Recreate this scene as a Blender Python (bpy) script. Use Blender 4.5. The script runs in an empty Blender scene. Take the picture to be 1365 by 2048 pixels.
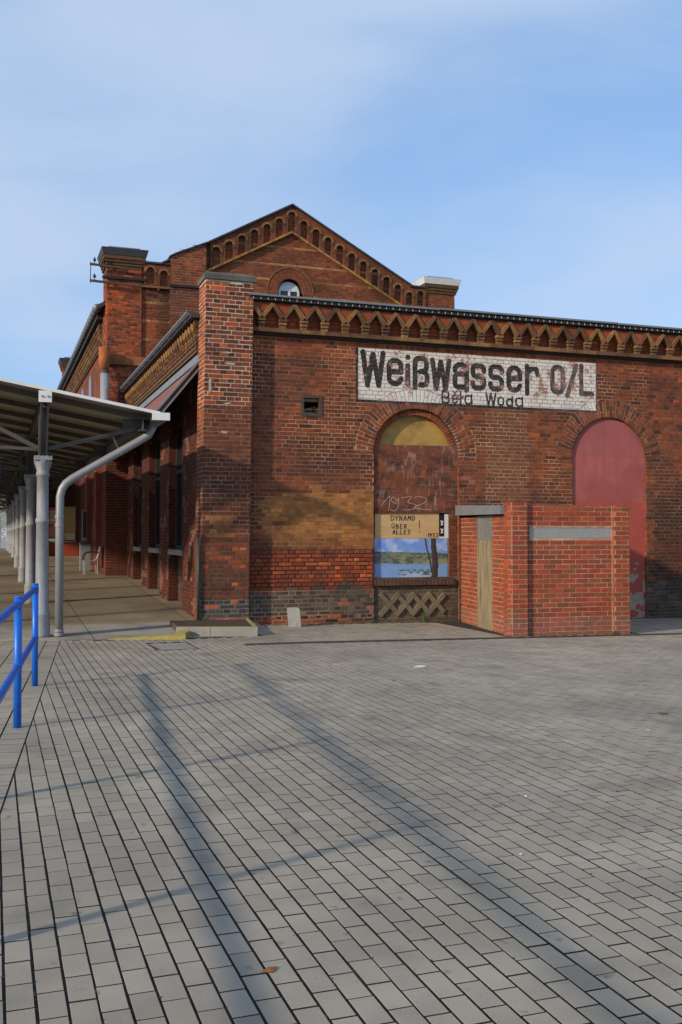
import bpy, math, random
import numpy as np
from mathutils import Vector, Matrix

# ------------------------------------------------------------------ camera, sky, sun, exposure
scene = bpy.context.scene
R_ = math.radians
CAM_H, YAW, PITCH = 1.65, R_(19.3), math.atan(48 / 1991)
cam_data = bpy.data.cameras.new("camera")
cam = bpy.data.objects.new("camera", cam_data)
scene.collection.objects.link(cam)
cam.location = (0, 0, CAM_H)
cam.rotation_euler = (R_(90) + PITCH, 0, -YAW)
cam_data.sensor_fit = 'VERTICAL'
cam_data.sensor_height = 36.0
cam_data.lens = 1991 / 2048 * 36.0
cam_data.clip_start, cam_data.clip_end = 0.05, 3000
scene.camera = cam

SUN_AZ, SUN_EL = R_(67.5), R_(21.0)          # the light travels towards this bearing (clockwise from +Y)
world = bpy.data.worlds.new("World")
scene.world = world
world.use_nodes = True
wn, wl = world.node_tree.nodes, world.node_tree.links
wn.clear()
w_out = wn.new('ShaderNodeOutputWorld')
w_bg = wn.new('ShaderNodeBackground')
w_bg.inputs['Strength'].default_value = 0.15
w_sky = wn.new('ShaderNodeTexSky')
w_sky.sky_type = 'NISHITA'
w_sky.sun_disc = False
w_sky.sun_elevation = SUN_EL
w_sky.sun_rotation = math.pi + SUN_AZ
w_sky.air_density, w_sky.dust_density, w_sky.ozone_density = 1.0, 0.6, 2.5
w_tc = wn.new('ShaderNodeTexCoord')
w_map = wn.new('ShaderNodeMapping')
w_map.inputs['Rotation'].default_value = (0.25, 0.5, 0.35)
w_map.inputs['Scale'].default_value = (1.1, 2.2, 3.6)
w_no = wn.new('ShaderNodeTexNoise')
w_no.noise_dimensions = '4D'
w_no.inputs['W'].default_value = 6.0
w_no.inputs['Scale'].default_value = 1.35
w_no.inputs['Detail'].default_value = 7
w_no.inputs['Roughness'].default_value = 0.47
w_no.inputs['Distortion'].default_value = 0.35
w_rp = wn.new('ShaderNodeValToRGB')
w_rp.color_ramp.interpolation = 'EASE'
w_rp.color_ramp.elements[0].position = 0.38
w_rp.color_ramp.elements[0].color = (0.05, 0.05, 0.05, 1)
w_rp.color_ramp.elements[1].position = 0.60
w_rp.color_ramp.elements[1].color = (0.75, 0.75, 0.75, 1)
w_mx = wn.new('ShaderNodeMix')
w_mx.data_type = 'RGBA'
w_mx.inputs['B'].default_value = (2.75, 3.3, 4.2, 1)          # thin cirrus
w_veil = wn.new('ShaderNodeMix')
w_veil.data_type = 'RGBA'
w_veil.inputs['Factor'].default_value = 0.6
w_veil.inputs['B'].default_value = (1.15, 2.15, 3.9, 1)       # even blue veil over the physical sky
wl.new(w_sky.outputs['Color'], w_veil.inputs['A'])
wl.new(w_tc.outputs['Generated'], w_map.inputs['Vector'])
wl.new(w_map.outputs['Vector'], w_no.inputs['Vector'])
wl.new(w_no.outputs['Fac'], w_rp.inputs['Fac'])
wl.new(w_rp.outputs['Color'], w_mx.inputs['Factor'])
wl.new(w_veil.outputs['Result'], w_mx.inputs['A'])
wl.new(w_mx.outputs['Result'], w_bg.inputs['Color'])
wl.new(w_bg.outputs['Background'], w_out.inputs['Surface'])

sun_data = bpy.data.lights.new("sun", 'SUN')
sun_data.energy = 2.75
sun_data.angle = R_(2.2)      # thin high haze softens the sun
sun_data.color = (1.0, 0.86, 0.67)
sun = bpy.data.objects.new("sun", sun_data)
scene.collection.objects.link(sun)
sun_dir = Vector((math.sin(SUN_AZ) * math.cos(SUN_EL), math.cos(SUN_AZ) * math.cos(SUN_EL), -math.sin(SUN_EL)))
sun.rotation_euler = sun_dir.to_track_quat('-Z', 'Y').to_euler()
sun.location = (-30, -20, 30)

scene.view_settings.view_transform = 'Standard'
scene.view_settings.look = 'None'
scene.view_settings.gamma = 1.0
scene.view_settings.exposure = 0.48

# ------------------------------------------------------------------ helpers
COL = scene.collection
rng = random.Random(7)


def srgb(r, g, b):
    f = lambda c: (c / 255 / 12.92) if c / 255 <= 0.04045 else ((c / 255 + 0.055) / 1.055) ** 2.4
    return (f(r), f(g), f(b))


def hash2(ix, iy, seed):
    h = (ix.astype(np.int64) * 374761393 + iy.astype(np.int64) * 668265263 + seed * 1442695041) & 0x7fffffff
    h = ((h ^ (h >> 13)) * 1274126177) & 0x7fffffff
    h = (h ^ (h >> 16)) & 0xffff
    return h / 65535.0


def vnoise(x, y, seed=0):
    x = np.asarray(x, float); y = np.asarray(y, float)
    ix, iy = np.floor(x), np.floor(y)
    fx, fy = x - ix, y - iy
    fx, fy = fx * fx * (3 - 2 * fx), fy * fy * (3 - 2 * fy)
    a, b = hash2(ix, iy, seed), hash2(ix + 1, iy, seed)
    c, d = hash2(ix, iy + 1, seed), hash2(ix + 1, iy + 1, seed)
    return (a * (1 - fx) + b * fx) * (1 - fy) + (c * (1 - fx) + d * fx) * fy


def fbm(x, y, seed=0, oct=4):
    s, a, t = 0, 0.5, 0
    for o in range(oct):
        s = s + a * vnoise(np.asarray(x) * 2 ** o, np.asarray(y) * 2 ** o, seed + o * 17)
        t += a; a *= 0.5
    return s / t


def smooth(a, b, x):
    t = min(1, max(0, (x - a) / (b - a)))
    return t * t * (3 - 2 * t)


def mix(a, b, t):
    return tuple(a[i] * (1 - t) + b[i] * t for i in range(3))


class Mat:
    cache = {}


def material(name, color=(0.5, 0.5, 0.5), rough=0.8, source='flat', var=0.25, scale=6.0, fine=60.0, bump=0.15,
             metal=0.0, stain=None, stain_scale=1.2, stain_amt=0.5, stretch=(1, 1, 1), spec=0.4, bump_dist=0.01, spots=None):
    """procedural material: base colour (flat, per-face attribute or object colour) with two noises and bump"""
    m = bpy.data.materials.new(name)
    m.use_nodes = True
    nt = m.node_tree
    N, L = nt.nodes, nt.links
    bs = N['Principled BSDF']
    bs.inputs['Roughness'].default_value = rough
    bs.inputs['Metallic'].default_value = metal
    bs.inputs['Specular IOR Level'].default_value = spec
    geo = N.new('ShaderNodeNewGeometry')
    mp = N.new('ShaderNodeMapping')
    mp.inputs['Scale'].default_value = stretch
    L.new(geo.outputs['Position'], mp.inputs['Vector'])
    n1 = N.new('ShaderNodeTexNoise'); n1.inputs['Scale'].default_value = scale; n1.inputs['Detail'].default_value = 5
    n2 = N.new('ShaderNodeTexNoise'); n2.inputs['Scale'].default_value = fine; n2.inputs['Detail'].default_value = 4
    n2.inputs['Roughness'].default_value = 0.65
    L.new(mp.outputs['Vector'], n1.inputs['Vector']); L.new(mp.outputs['Vector'], n2.inputs['Vector'])
    if source == 'attr':
        c = N.new('ShaderNodeAttribute'); c.attribute_name = 'Col'; csock = c.outputs['Color']
    elif source == 'object':
        c = N.new('ShaderNodeObjectInfo'); csock = c.outputs['Color']
    else:
        c = N.new('ShaderNodeRGB'); c.outputs[0].default_value = (*color, 1); csock = c.outputs[0]
    if stain is not None:
        ns = N.new('ShaderNodeTexNoise'); ns.inputs['Scale'].default_value = stain_scale; ns.inputs['Detail'].default_value = 6
        ns.inputs['Roughness'].default_value = 0.6
        L.new(mp.outputs['Vector'], ns.inputs['Vector'])
        mr = N.new('ShaderNodeMapRange'); mr.inputs['From Min'].default_value = 0.48; mr.inputs['From Max'].default_value = 0.7
        mr.inputs['To Min'].default_value = 0; mr.inputs['To Max'].default_value = stain_amt
        L.new(ns.outputs['Fac'], mr.inputs['Value'])
        mx = N.new('ShaderNodeMix'); mx.data_type = 'RGBA'; mx.inputs['B'].default_value = (*stain, 1)
        L.new(mr.outputs['Result'], mx.inputs['Factor']); L.new(csock, mx.inputs['A']); csock = mx.outputs['Result']
    if spots is not None:
        for sc_, lo, hi, am in spots[1]:
            np_ = N.new('ShaderNodeTexNoise'); np_.inputs['Scale'].default_value = sc_; np_.inputs['Detail'].default_value = 3
            L.new(mp.outputs['Vector'], np_.inputs['Vector'])
            mp_ = N.new('ShaderNodeMapRange'); mp_.inputs['From Min'].default_value = lo; mp_.inputs['From Max'].default_value = hi
            mp_.inputs['To Min'].default_value = 0; mp_.inputs['To Max'].default_value = am
            L.new(np_.outputs['Fac'], mp_.inputs['Value'])
            mq = N.new('ShaderNodeMix'); mq.data_type = 'RGBA'; mq.inputs['B'].default_value = (*spots[0], 1)
            L.new(mp_.outputs['Result'], mq.inputs['Factor']); L.new(csock, mq.inputs['A']); csock = mq.outputs['Result']
    ad = N.new('ShaderNodeMath'); ad.operation = 'ADD'
    L.new(n1.outputs['Fac'], ad.inputs[0]); L.new(n2.outputs['Fac'], ad.inputs[1])
    mr2 = N.new('ShaderNodeMapRange')
    mr2.inputs['From Min'].default_value = 0.65; mr2.inputs['From Max'].default_value = 1.35
    mr2.inputs['To Min'].default_value = 1 - var; mr2.inputs['To Max'].default_value = 1 + var
    L.new(ad.outputs[0], mr2.inputs['Value'])
    sc = N.new('ShaderNodeVectorMath'); sc.operation = 'SCALE'
    L.new(csock, sc.inputs[0]); L.new(mr2.outputs['Result'], sc.inputs['Scale'])
    L.new(sc.outputs['Vector'], bs.inputs['Base Color'])
    if bump:
        bp = N.new('ShaderNodeBump'); bp.inputs['Strength'].default_value = bump; bp.inputs['Distance'].default_value = bump_dist
        L.new(n2.outputs['Fac'], bp.inputs['Height']); L.new(bp.outputs['Normal'], bs.inputs['Normal'])
    return m


M = {}
M['brick_attr'] = material('brick', source='attr', var=0.38, scale=9, fine=75, bump=0.5, rough=0.92, spec=0.25,
                           stain=(0.035, 0.024, 0.018), stain_scale=1.1, stain_amt=0.5)
M['brick_obj'] = material('brick_single', source='object', var=0.38, scale=9, fine=75, bump=0.5, rough=0.92, spec=0.25,
                          stain=(0.035, 0.024, 0.018), stain_scale=1.1, stain_amt=0.5)
M['shedbrick_attr'] = material('shed_brick', source='attr', var=0.22, scale=9, fine=90, bump=0.3, rough=0.85,
                               stain=(0.05, 0.035, 0.03), stain_scale=0.9, stain_amt=0.3)
M['shedbrick_obj'] = material('shed_brick_single', source='object', var=0.22, scale=9, fine=90, bump=0.3, rough=0.85,
                              stain=(0.05, 0.035, 0.03), stain_scale=0.9, stain_amt=0.3)
M['paint_attr'] = material('wall_paint', source='attr', var=0.12, scale=7, fine=80, bump=0.35, rough=0.85)
M['mortar'] = material('mortar', source='attr', var=0.35, scale=5, fine=70, bump=0.5, rough=0.95,
                       stain=(0.05, 0.04, 0.03), stain_scale=1.3, stain_amt=0.6)
M['paver_attr'] = material('paver', source='attr', var=0.27, scale=2.2, fine=190, bump=0.6, rough=0.93, spec=0.25,
                           stain=(0.125, 0.118, 0.106), stain_scale=0.55, stain_amt=0.45, bump_dist=0.004, spots=((0.07, 0.066, 0.06), ((7.0, .66, .72, .5), (23.0, .70, .75, .6), (1.7, .56, .75, .35))))
M['paver_obj'] = material('paver_single', source='object', var=0.27, scale=2.2, fine=190, bump=0.6, rough=0.93, spec=0.25,
                          stain=(0.125, 0.118, 0.106), stain_scale=0.55, stain_amt=0.45, bump_dist=0.004, spots=((0.07, 0.066, 0.06), ((7.0, .66, .72, .5), (23.0, .70, .75, .6), (1.7, .56, .75, .35))))
M['joint'] = material('joint_sand', (0.034, 0.030, 0.024), 0.98, var=0.5, scale=3, fine=120, bump=0.5,
                      stain=(0.035, 0.045, 0.015), stain_scale=0.9, stain_amt=0.6)
M['earth'] = material('gravel_earth', (0.13, 0.115, 0.09), 0.98, var=0.4, scale=0.6, fine=12, bump=0.4)
M['concrete'] = material('concrete', (0.28, 0.265, 0.23), 0.93, var=0.3, scale=4, fine=70, bump=0.4,
                         stain=(0.10, 0.09, 0.07), stain_scale=2.0, stain_amt=0.6)
M['capstone'] = material('cap_concrete', (0.125, 0.118, 0.105), 0.95, var=0.4, scale=6, fine=60, bump=0.6,
                         stain=(0.06, 0.055, 0.045), stain_scale=3.0, stain_amt=0.7)
M['platform'] = material('platform_concrete', source='attr', var=0.25, scale=1.3, fine=45, bump=0.3, rough=0.9,
                         stain=(0.085, 0.068, 0.045), stain_scale=0.7, stain_amt=0.6)
M['yellow'] = material('worn_yellow_paint', (0.36, 0.29, 0.07), 0.8, var=0.3, scale=8, fine=60, bump=0.3,
                       stain=(0.22, 0.205, 0.15), stain_scale=7, stain_amt=1.0)
M['ochre'] = material('ochre_terracotta', source='attr', var=0.4, scale=7, fine=55, bump=0.5, rough=0.92,
                      stain=(0.06, 0.042, 0.024), stain_scale=2.2, stain_amt=0.75)
M['blue'] = material('blue_enamel', (0.003, 0.13, 0.60), 0.38, var=0.14, scale=6, fine=60, bump=0.06, spec=0.5,
                     stain=(0.03, 0.07, 0.22), stain_scale=16, stain_amt=0.5)
M['signblue'] = material('sign_blue', (0.012, 0.04, 0.26), 0.4, var=0.05, bump=0.0)
M['column'] = material('column_paint', (0.27, 0.28, 0.30), 0.55, var=0.24, scale=5, fine=40, bump=0.25,
                       stain=(0.15, 0.135, 0.11), stain_scale=5, stain_amt=0.7, spots=((0.12, 0.06, 0.03), ((19.0, .67, .73, .7),)))
M['pipe'] = material('zinc_pipe', (0.25, 0.255, 0.26), 0.45, var=0.1, scale=4, fine=30, bump=0.05, metal=0.2)
M['steel'] = material('steel_beam_paint', (0.085, 0.082, 0.075), 0.65, var=0.3, scale=4, fine=40, bump=0.2,
                      stain=(0.09, 0.05, 0.03), stain_scale=4, stain_amt=0.7)
M['deck'] = material('canopy_deck_cream', (0.40, 0.36, 0.265), 0.6, var=0.15, scale=2, fine=30, bump=0.08,
                     stain=(0.25, 0.18, 0.10), stain_scale=1.5, stain_amt=0.4)
M['whitetrim'] = material('white_trim', (0.72, 0.71, 0.68), 0.5, var=0.08, scale=5, fine=40, bump=0.05)
M['zinc'] = material('zinc_flashing', (0.20, 0.212, 0.225), 0.5, var=0.18, scale=3, fine=30, bump=0.12, metal=0.15)
M['darktrim'] = material('dark_eaves', (0.028, 0.022, 0.018), 0.75, var=0.4, scale=4, fine=40, bump=0.3)
M['slate'] = material('dark_roof', (0.05, 0.05, 0.055), 0.7, var=0.3, scale=4, fine=40, bump=0.3)
M['redroof'] = material('red_tar_roof', (0.21, 0.085, 0.06), 0.85, var=0.3, scale=3, fine=40, bump=0.3, stretch=(1, 0.2, 1),
                        stain=(0.08, 0.045, 0.035), stain_scale=2.5, stain_amt=0.7)
M['rust'] = material('rusted_sheet', source='attr', var=0.3, scale=5, fine=60, bump=0.25, rough=0.75, spec=0.3)
M['panelpaint'] = material('painted_board', source='attr', var=0.1, scale=10, fine=90, bump=0.12, rough=0.6)
M['ochrepanel'] = material('ochre_board', (0.43, 0.255, 0.06), 0.7, var=0.22, scale=4, fine=50, bump=0.15,
                           stain=(0.2, 0.12, 0.035), stain_scale=3, stain_amt=0.8)
M['ply'] = material('plywood', (0.53, 0.35, 0.16), 0.75, var=0.15, scale=3, fine=30, bump=0.15, stretch=(1, 1, 6))
M['marker'] = material('black_marker', (0.012, 0.01, 0.01), 0.5, var=0.2, bump=0.0)
M['chalk'] = material('chalk_line', (0.45, 0.37, 0.33), 0.9, var=0.4, scale=20, fine=90, bump=0.0)
M['black'] = material('black_rubber', (0.012, 0.011, 0.011), 0.6, var=0.3, bump=0.1)
M['dark'] = material('dark_interior', (0.012, 0.010, 0.009), 0.9, var=0.3, bump=0.0)
M['white'] = material('white_frame', (0.68, 0.69, 0.70), 0.5, var=0.1, bump=0.05)
M['wood'] = material('weathered_door_wood', (0.27, 0.205, 0.125), 0.85, var=0.4, scale=3, fine=24, bump=0.5, stretch=(6, 6, 0.8),
                     stain=(0.12, 0.10, 0.055), stain_scale=1.6, stain_amt=0.85)
M['meshmetal'] = material('expanded_metal', (0.58, 0.58, 0.56), 0.45, var=0.1, metal=0.4, bump=0.0)
M['greenpost'] = material('green_post', (0.02, 0.075, 0.06), 0.5, var=0.2, bump=0.1)
M['grass'] = material('weed_green', (0.09, 0.13, 0.025), 0.8, var=0.4, scale=20, fine=80, bump=0.0)
M['leaf'] = material('dry_leaf', (0.28, 0.10, 0.03), 0.8, var=0.3, bump=0.1)
M['paper'] = material('paper_scrap', (0.6, 0.6, 0.57), 0.8, var=0.1, bump=0.1)
M['bark'] = material('bark', (0.10, 0.075, 0.05), 0.95, var=0.4, scale=8, fine=40, bump=0.5)
M['leaves_a'] = material('spring_foliage', (0.16, 0.14, 0.045), 0.8, var=0.4, scale=1.2, fine=8, bump=0.0)
M['leaves_b'] = material('brown_foliage', (0.17, 0.10, 0.04), 0.8, var=0.4, scale=1.2, fine=8, bump=0.0)
M['stone'] = material('rough_stone', (0.30, 0.285, 0.25), 0.95, var=0.3, scale=9, fine=60, bump=0.7, bump_dist=0.02)
M['iron'] = material('cast_iron', (0.075, 0.05, 0.036), 0.7, var=0.4, scale=10, fine=60, bump=0.3)
M['chairmetal'] = material('chair_mesh', (0.33, 0.325, 0.30), 0.45, var=0.1, metal=0.3, bump=0.0)
M['machine'] = material('machine_grey', (0.22, 0.22, 0.21), 0.5, var=0.1, bump=0.05)
M['redpaint'] = material('red_wall_paint', source='attr', var=0.25, scale=4, fine=50, bump=0.35, rough=0.88,
                         stain=(0.07, 0.03, 0.02), stain_scale=1.1, stain_amt=0.6)
M['pinkplaster'] = material('pink_plaster', source='attr', var=0.12, scale=3, fine=45, bump=0.3, rough=0.85)


def glass_mat(name, col, rough=0.08):
    m = bpy.data.materials.new(name); m.use_nodes = True
    b = m.node_tree.nodes['Principled BSDF']
    b.inputs['Base Color'].default_value = (*col, 1); b.inputs['Roughness'].default_value = rough
    b.inputs['Specular IOR Level'].default_value = 0.6
    n = m.node_tree.nodes.new('ShaderNodeTexNoise'); n.inputs['Scale'].default_value = 3
    bp = m.node_tree.nodes.new('ShaderNodeBump'); bp.inputs['Strength'].default_value = 0.05
    m.node_tree.links.new(n.outputs['Fac'], bp.inputs['Height']); m.node_tree.links.new(bp.outputs['Normal'], b.inputs['Normal'])
    return m


M['glass'] = glass_mat('dark_window_glass', (0.012, 0.014, 0.016))
mg = bpy.data.materials.new('clear_glass'); mg.use_nodes = True
b_ = mg.node_tree.nodes['Principled BSDF']
b_.inputs['Base Color'].default_value = (0.85, 0.92, 0.9, 1); b_.inputs['Roughness'].default_value = 0.05
b_.inputs['Alpha'].default_value = 0.25
M['clear'] = mg


def tag(o, label=None, cat=None, group=None, kind=None):
    if label: o['label'] = label
    if cat: o['category'] = cat
    if group: o['group'] = group
    if kind: o['kind'] = kind
    return o


def thing(name, loc, label, cat, group=None):
    o = bpy.data.objects.new(name, None)
    o.empty_display_size = 0.2
    COL.objects.link(o)
    o.location = loc
    return tag(o, label, cat, group)


class MB:
    """collects faces (world coordinates) and links them as ONE mesh object"""

    def __init__(s):
        s.v, s.f, s.c = [], [], []

    def face(s, pts, col=None):
        i = len(s.v)
        s.v.extend([tuple(p) for p in pts])
        s.f.append(tuple(range(i, i + len(pts))))
        s.c.append(col)

    def poly(s, verts, faces, col=None):
        i = len(s.v)
        s.v.extend([tuple(p) for p in verts])
        for f in faces:
            s.f.append(tuple(a + i for a in f)); s.c.append(col)

    def box(s, x0, x1, y0, y1, z0, z1, col=None, mat=None):
        P = [(x0, y0, z0), (x1, y0, z0), (x1, y1, z0), (x0, y1, z0), (x0, y0, z1), (x1, y0, z1), (x1, y1, z1), (x0, y1, z1)]
        if mat: P = [tuple(mat @ Vector(p)) for p in P]
        s.poly(P, [(0, 3, 2, 1), (4, 5, 6, 7), (0, 1, 5, 4), (1, 2, 6, 5), (2, 3, 7, 6), (3, 0, 4, 7)], col)

    def beam(s, a, b, w, h, up=(0, 0, 1), col=None):
        """box along a-b, w wide sideways, h high along up"""
        a, b = Vector(a), Vector(b)
        d = (b - a).normalized()
        side = d.cross(Vector(up)).normalized()
        u = side.cross(d).normalized()
        P = []
        for p in (a, b):
            for sx, sz in ((-1, -1), (1, -1), (1, 1), (-1, 1)):
                P.append(p + side * (sx * w / 2) + u * (sz * h / 2))
        s.poly(P, [(0, 3, 2, 1), (4, 5, 6, 7), (0, 1, 5, 4), (1, 2, 6, 5), (2, 3, 7, 6), (3, 0, 4, 7)], col)

    def tube(s, path, r, n=10, col=None, caps=True):
        path = [Vector(p) for p in path]
        rs = r if isinstance(r, (list, tuple)) else [r] * len(path)
        rings = []
        prev = None
        for i, p in enumerate(path):
            d = (path[min(i + 1, len(path) - 1)] - path[max(i - 1, 0)]).normalized()
            ref = prev if prev is not None else (Vector((0, 0, 1)) if abs(d.z) < 0.9 else Vector((1, 0, 0)))
            side = (ref - d * ref.dot(d)).normalized()
            prev = side
            up = d.cross(side)
            rings.append([p + side * math.cos(2 * math.pi * k / n) * rs[i] + up * math.sin(2 * math.pi * k / n) * rs[i] for k in range(n)])
        V = [q for rg in rings for q in rg]
        Fs = []
        for i in range(len(path) - 1):
            for k in range(n):
                Fs.append((i * n + k, i * n + (k + 1) % n, (i + 1) * n + (k + 1) % n, (i + 1) * n + k))
        if caps:
            Fs.append(tuple(reversed(range(n)))); Fs.append(tuple(range((len(path) - 1) * n, len(path) * n)))
        s.poly(V, Fs, col)

    def lathe(s, cx, cy, prof, n=20, col=None):
        V = [(cx + r * math.cos(2 * math.pi * k / n), cy + r * math.sin(2 * math.pi * k / n), z) for r, z in prof for k in range(n)]
        Fs = []
        for i in range(len(prof) - 1):
            for k in range(n):
                Fs.append((i * n + k, i * n + (k + 1) % n, (i + 1) * n + (k + 1) % n, (i + 1) * n + k))
        Fs.append(tuple(reversed(range(n)))); Fs.append(tuple(range((len(prof) - 1) * n, len(prof) * n)))
        s.poly(V, Fs, col)

    def prism(s, frame, pts, w0, w1, col=None):
        """polygon pts (u, v) of a frame extruded from w0 to w1"""
        n = len(pts)
        V = [frame.p(u, v, w1) for u, v in pts] + [frame.p(u, v, w0) for u, v in pts]
        Fs = [tuple(range(n)), tuple(range(2 * n - 1, n - 1, -1))]
        for i in range(n):
            j = (i + 1) % n
            Fs.append((j, i, i + n, j + n))
        if frame.flip: Fs = [tuple(reversed(f)) for f in Fs]
        s.poly(V, Fs, col)

    def build(s, name, mat, parent=None, smooth=False, kind=None, label=None):
        me = bpy.data.meshes.new(name)
        me.from_pydata(s.v, [], s.f)
        if any(c is not None for c in s.c):
            at = me.attributes.new('Col', 'FLOAT_COLOR', 'FACE')
            arr = np.array([(*(c if c is not None else (0.5, 0.5, 0.5)), 1.0) for c in s.c], dtype=np.float32).ravel()
            at.data.foreach_set('color', arr)
        me.materials.append(M[mat])
        if smooth:
            me.polygons.foreach_set('use_smooth', [True] * len(me.polygons))
        o = bpy.data.objects.new(name, me)
        COL.objects.link(o)
        if parent is not None:
            o.parent = parent
            o.matrix_parent_inverse = world_of(parent).inverted()
        if kind: o['kind'] = kind
        if label: o['label'] = label
        return o


WORLD = {}


def world_of(o):
    m = Matrix.Translation(o.location) @ o.rotation_euler.to_matrix().to_4x4()
    if o.parent is not None:
        m = world_of(o.parent) @ o.matrix_parent_inverse @ m
    return m


class Frame:
    def __init__(s, O, U, N, V=(0, 0, 1)):
        s.O, s.U, s.V, s.N = Vector(O), Vector(U).normalized(), Vector(V), Vector(N).normalized()
        s.flip = s.U.cross(s.V).dot(s.N) < 0

    def p(s, u, v, w=0.0):
        return s.O + s.U * u + s.V * v + s.N * w


def pixel(p):
    """where a point falls in the photograph (used only to choose which pieces show largest)"""
    F = Vector((math.sin(YAW) * math.cos(PITCH), math.cos(YAW) * math.cos(PITCH), math.sin(PITCH)))
    Rr = Vector((math.cos(YAW), -math.sin(YAW), 0)); U = Rr.cross(F)
    v = Vector(p) - Vector((0, 0, CAM_H)); d = v.dot(F)
    if d < 0.3: return (-1e4, -1e4, d)
    return (682.5 + 1991 * v.dot(Rr) / d, 1024 - 1991 * v.dot(U) / d, d)


# ------------------------------------------------------------------ brick laying
COURSE = 0.077


def rect_cut(u0, u1, v0, v1):
    def f(v):
        return (u0, u1) if v0 <= v <= v1 else None
    f.c = (u0 + u1) / 2; f.v0, f.v1 = v0, v1
    return f


def arch_cut(c, r, vs, v0, half):
    def f(v):
        if v < v0: return None
        if v < vs: return (c - half, c + half)
        d = r * r - (v - vs) ** 2
        if d <= 0: return None
        return (c - math.sqrt(d), c + math.sqrt(d))
    f.c = c
    return f


def lay(u0, u1, v0, v1, cuts=(), pitch=COURSE, L=0.26, J=0.011, bond='cross', top=None, bottom=None, seed=1):
    """list of brick quads [(u,v)*4] of a wall field"""
    rg = random.Random(seed)
    out = []
    k0 = math.floor(v0 / pitch)
    k = k0
    while k * pitch < v1 - 0.02:
        a, b = max(k * pitch, v0) + J / 2, min((k + 1) * pitch, v1) - J / 2
        if b - a > 0.018:
            if bond == 'cross':
                if k % 2 == 0:
                    step, off = L, (L / 2 if (k // 2) % 2 else 0.0)
                else:
                    step, off = L / 2, L / 4
            elif bond == 'pillar':
                if k % 2 == 0: step, off = L, (L * .75 if (k // 2) % 2 else L * .25)
                else: step, off = L / 2, 0.0
            else:
                step, off = L, (L / 2 if k % 2 else 0.0)
            i = math.floor((u0 - off) / step) - 1
            while i * step + off < u1:
                s, e = i * step + off, (i + 1) * step + off
                i += 1
                s, e = max(s, u0), min(e, u1)
                if e - s < 0.035: continue
                j1, j2 = rg.uniform(-.3, .3) * J, rg.uniform(-.3, .3) * J
                s2, e2 = s + J / 2 + j1, e - J / 2 + j2
                dv = rg.uniform(-.0015, .0015)
                pieces = [((s2, a + dv), (e2, a + dv), (e2, b + dv), (s2, b + dv))]
                for cut in cuts:
                    new = []
                    for q in pieces:
                        qa, qb = q[0][1], q[2][1]
                        i0, i1 = cut(qa), cut(qb)
                        if i0 is None and i1 is None:
                            im = cut((qa + qb) / 2)
                            if im is None: new.append(q); continue
                            i0 = i1 = im
                        if hasattr(cut, 'v0'):
                            i0 = i1 = (i0 or i1)
                        i0 = i0 or (cut.c, cut.c); i1 = i1 or (cut.c, cut.c)
                        g = J / 2
                        lb, lt = min(q[1][0], i0[0] - g), min(q[2][0], i1[0] - g)
                        if min(lb, lt) - q[0][0] > 0.02 or (max(lb, lt) - q[0][0] > 0.04):
                            new.append((q[0], (max(lb, q[0][0] + .004), qa), (max(lt, q[3][0] + .004), qb), q[3]))
                        rb, rt = max(q[0][0], i0[1] + g), max(q[3][0], i1[1] + g)
                        if q[1][0] - max(rb, rt) > 0.02 or (q[1][0] - min(rb, rt) > 0.04):
                            new.append(((min(rb, q[1][0] - .004), qa), q[1], q[2], (min(rt, q[2][0] - .004), qb)))
                    pieces = new
                out.extend(pieces)
        k += 1
    if top is not None:
        res = []
        for q in out:
            t0, t1 = top(q[0][0]), top(q[1][0])
            if q[0][1] > t0 - .01 and q[1][1] > t1 - .01: continue
            q = [list(p) for p in q]
            q[3][1] = min(q[3][1], max(t0, q[0][1] + .003)); q[2][1] = min(q[2][1], max(t1, q[1][1] + .003))
            res.append(tuple(tuple(p) for p in q))
        out = res
    return out


BRICK_MESH = {}


def brick_faces(frame, q, w1, inset, depth):
    b0 = [frame.p(u, v, w1 - depth) for u, v in q]
    cu = sum(p[0] for p in q) / 4; cv = sum(p[1] for p in q) / 4
    wd = max(abs(q[1][0] - q[0][0]), abs(q[2][0] - q[3][0]), .01); ht = max(abs(q[3][1] - q[0][1]), abs(q[2][1] - q[1][1]), .01)
    fu, fv = max(0.2, 1 - 2 * inset / wd), max(0.2, 1 - 2 * inset / ht)
    m0 = [frame.p(u, v, w1 - inset) for u, v in q]
    f0 = [frame.p(cu + (u - cu) * fu, cv + (v - cv) * fv, w1) for u, v in q]
    V = b0 + m0 + f0
    Fs = [(8, 9, 10, 11)]
    for i in range(4):
        j = (i + 1) % 4
        Fs.append((4 + i, 4 + j, 8 + j, 8 + i)); Fs.append((i, j, 4 + j, 4 + i))
    if frame.flip: Fs = [tuple(reversed(f)) for f in Fs]
    return V, Fs


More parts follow.
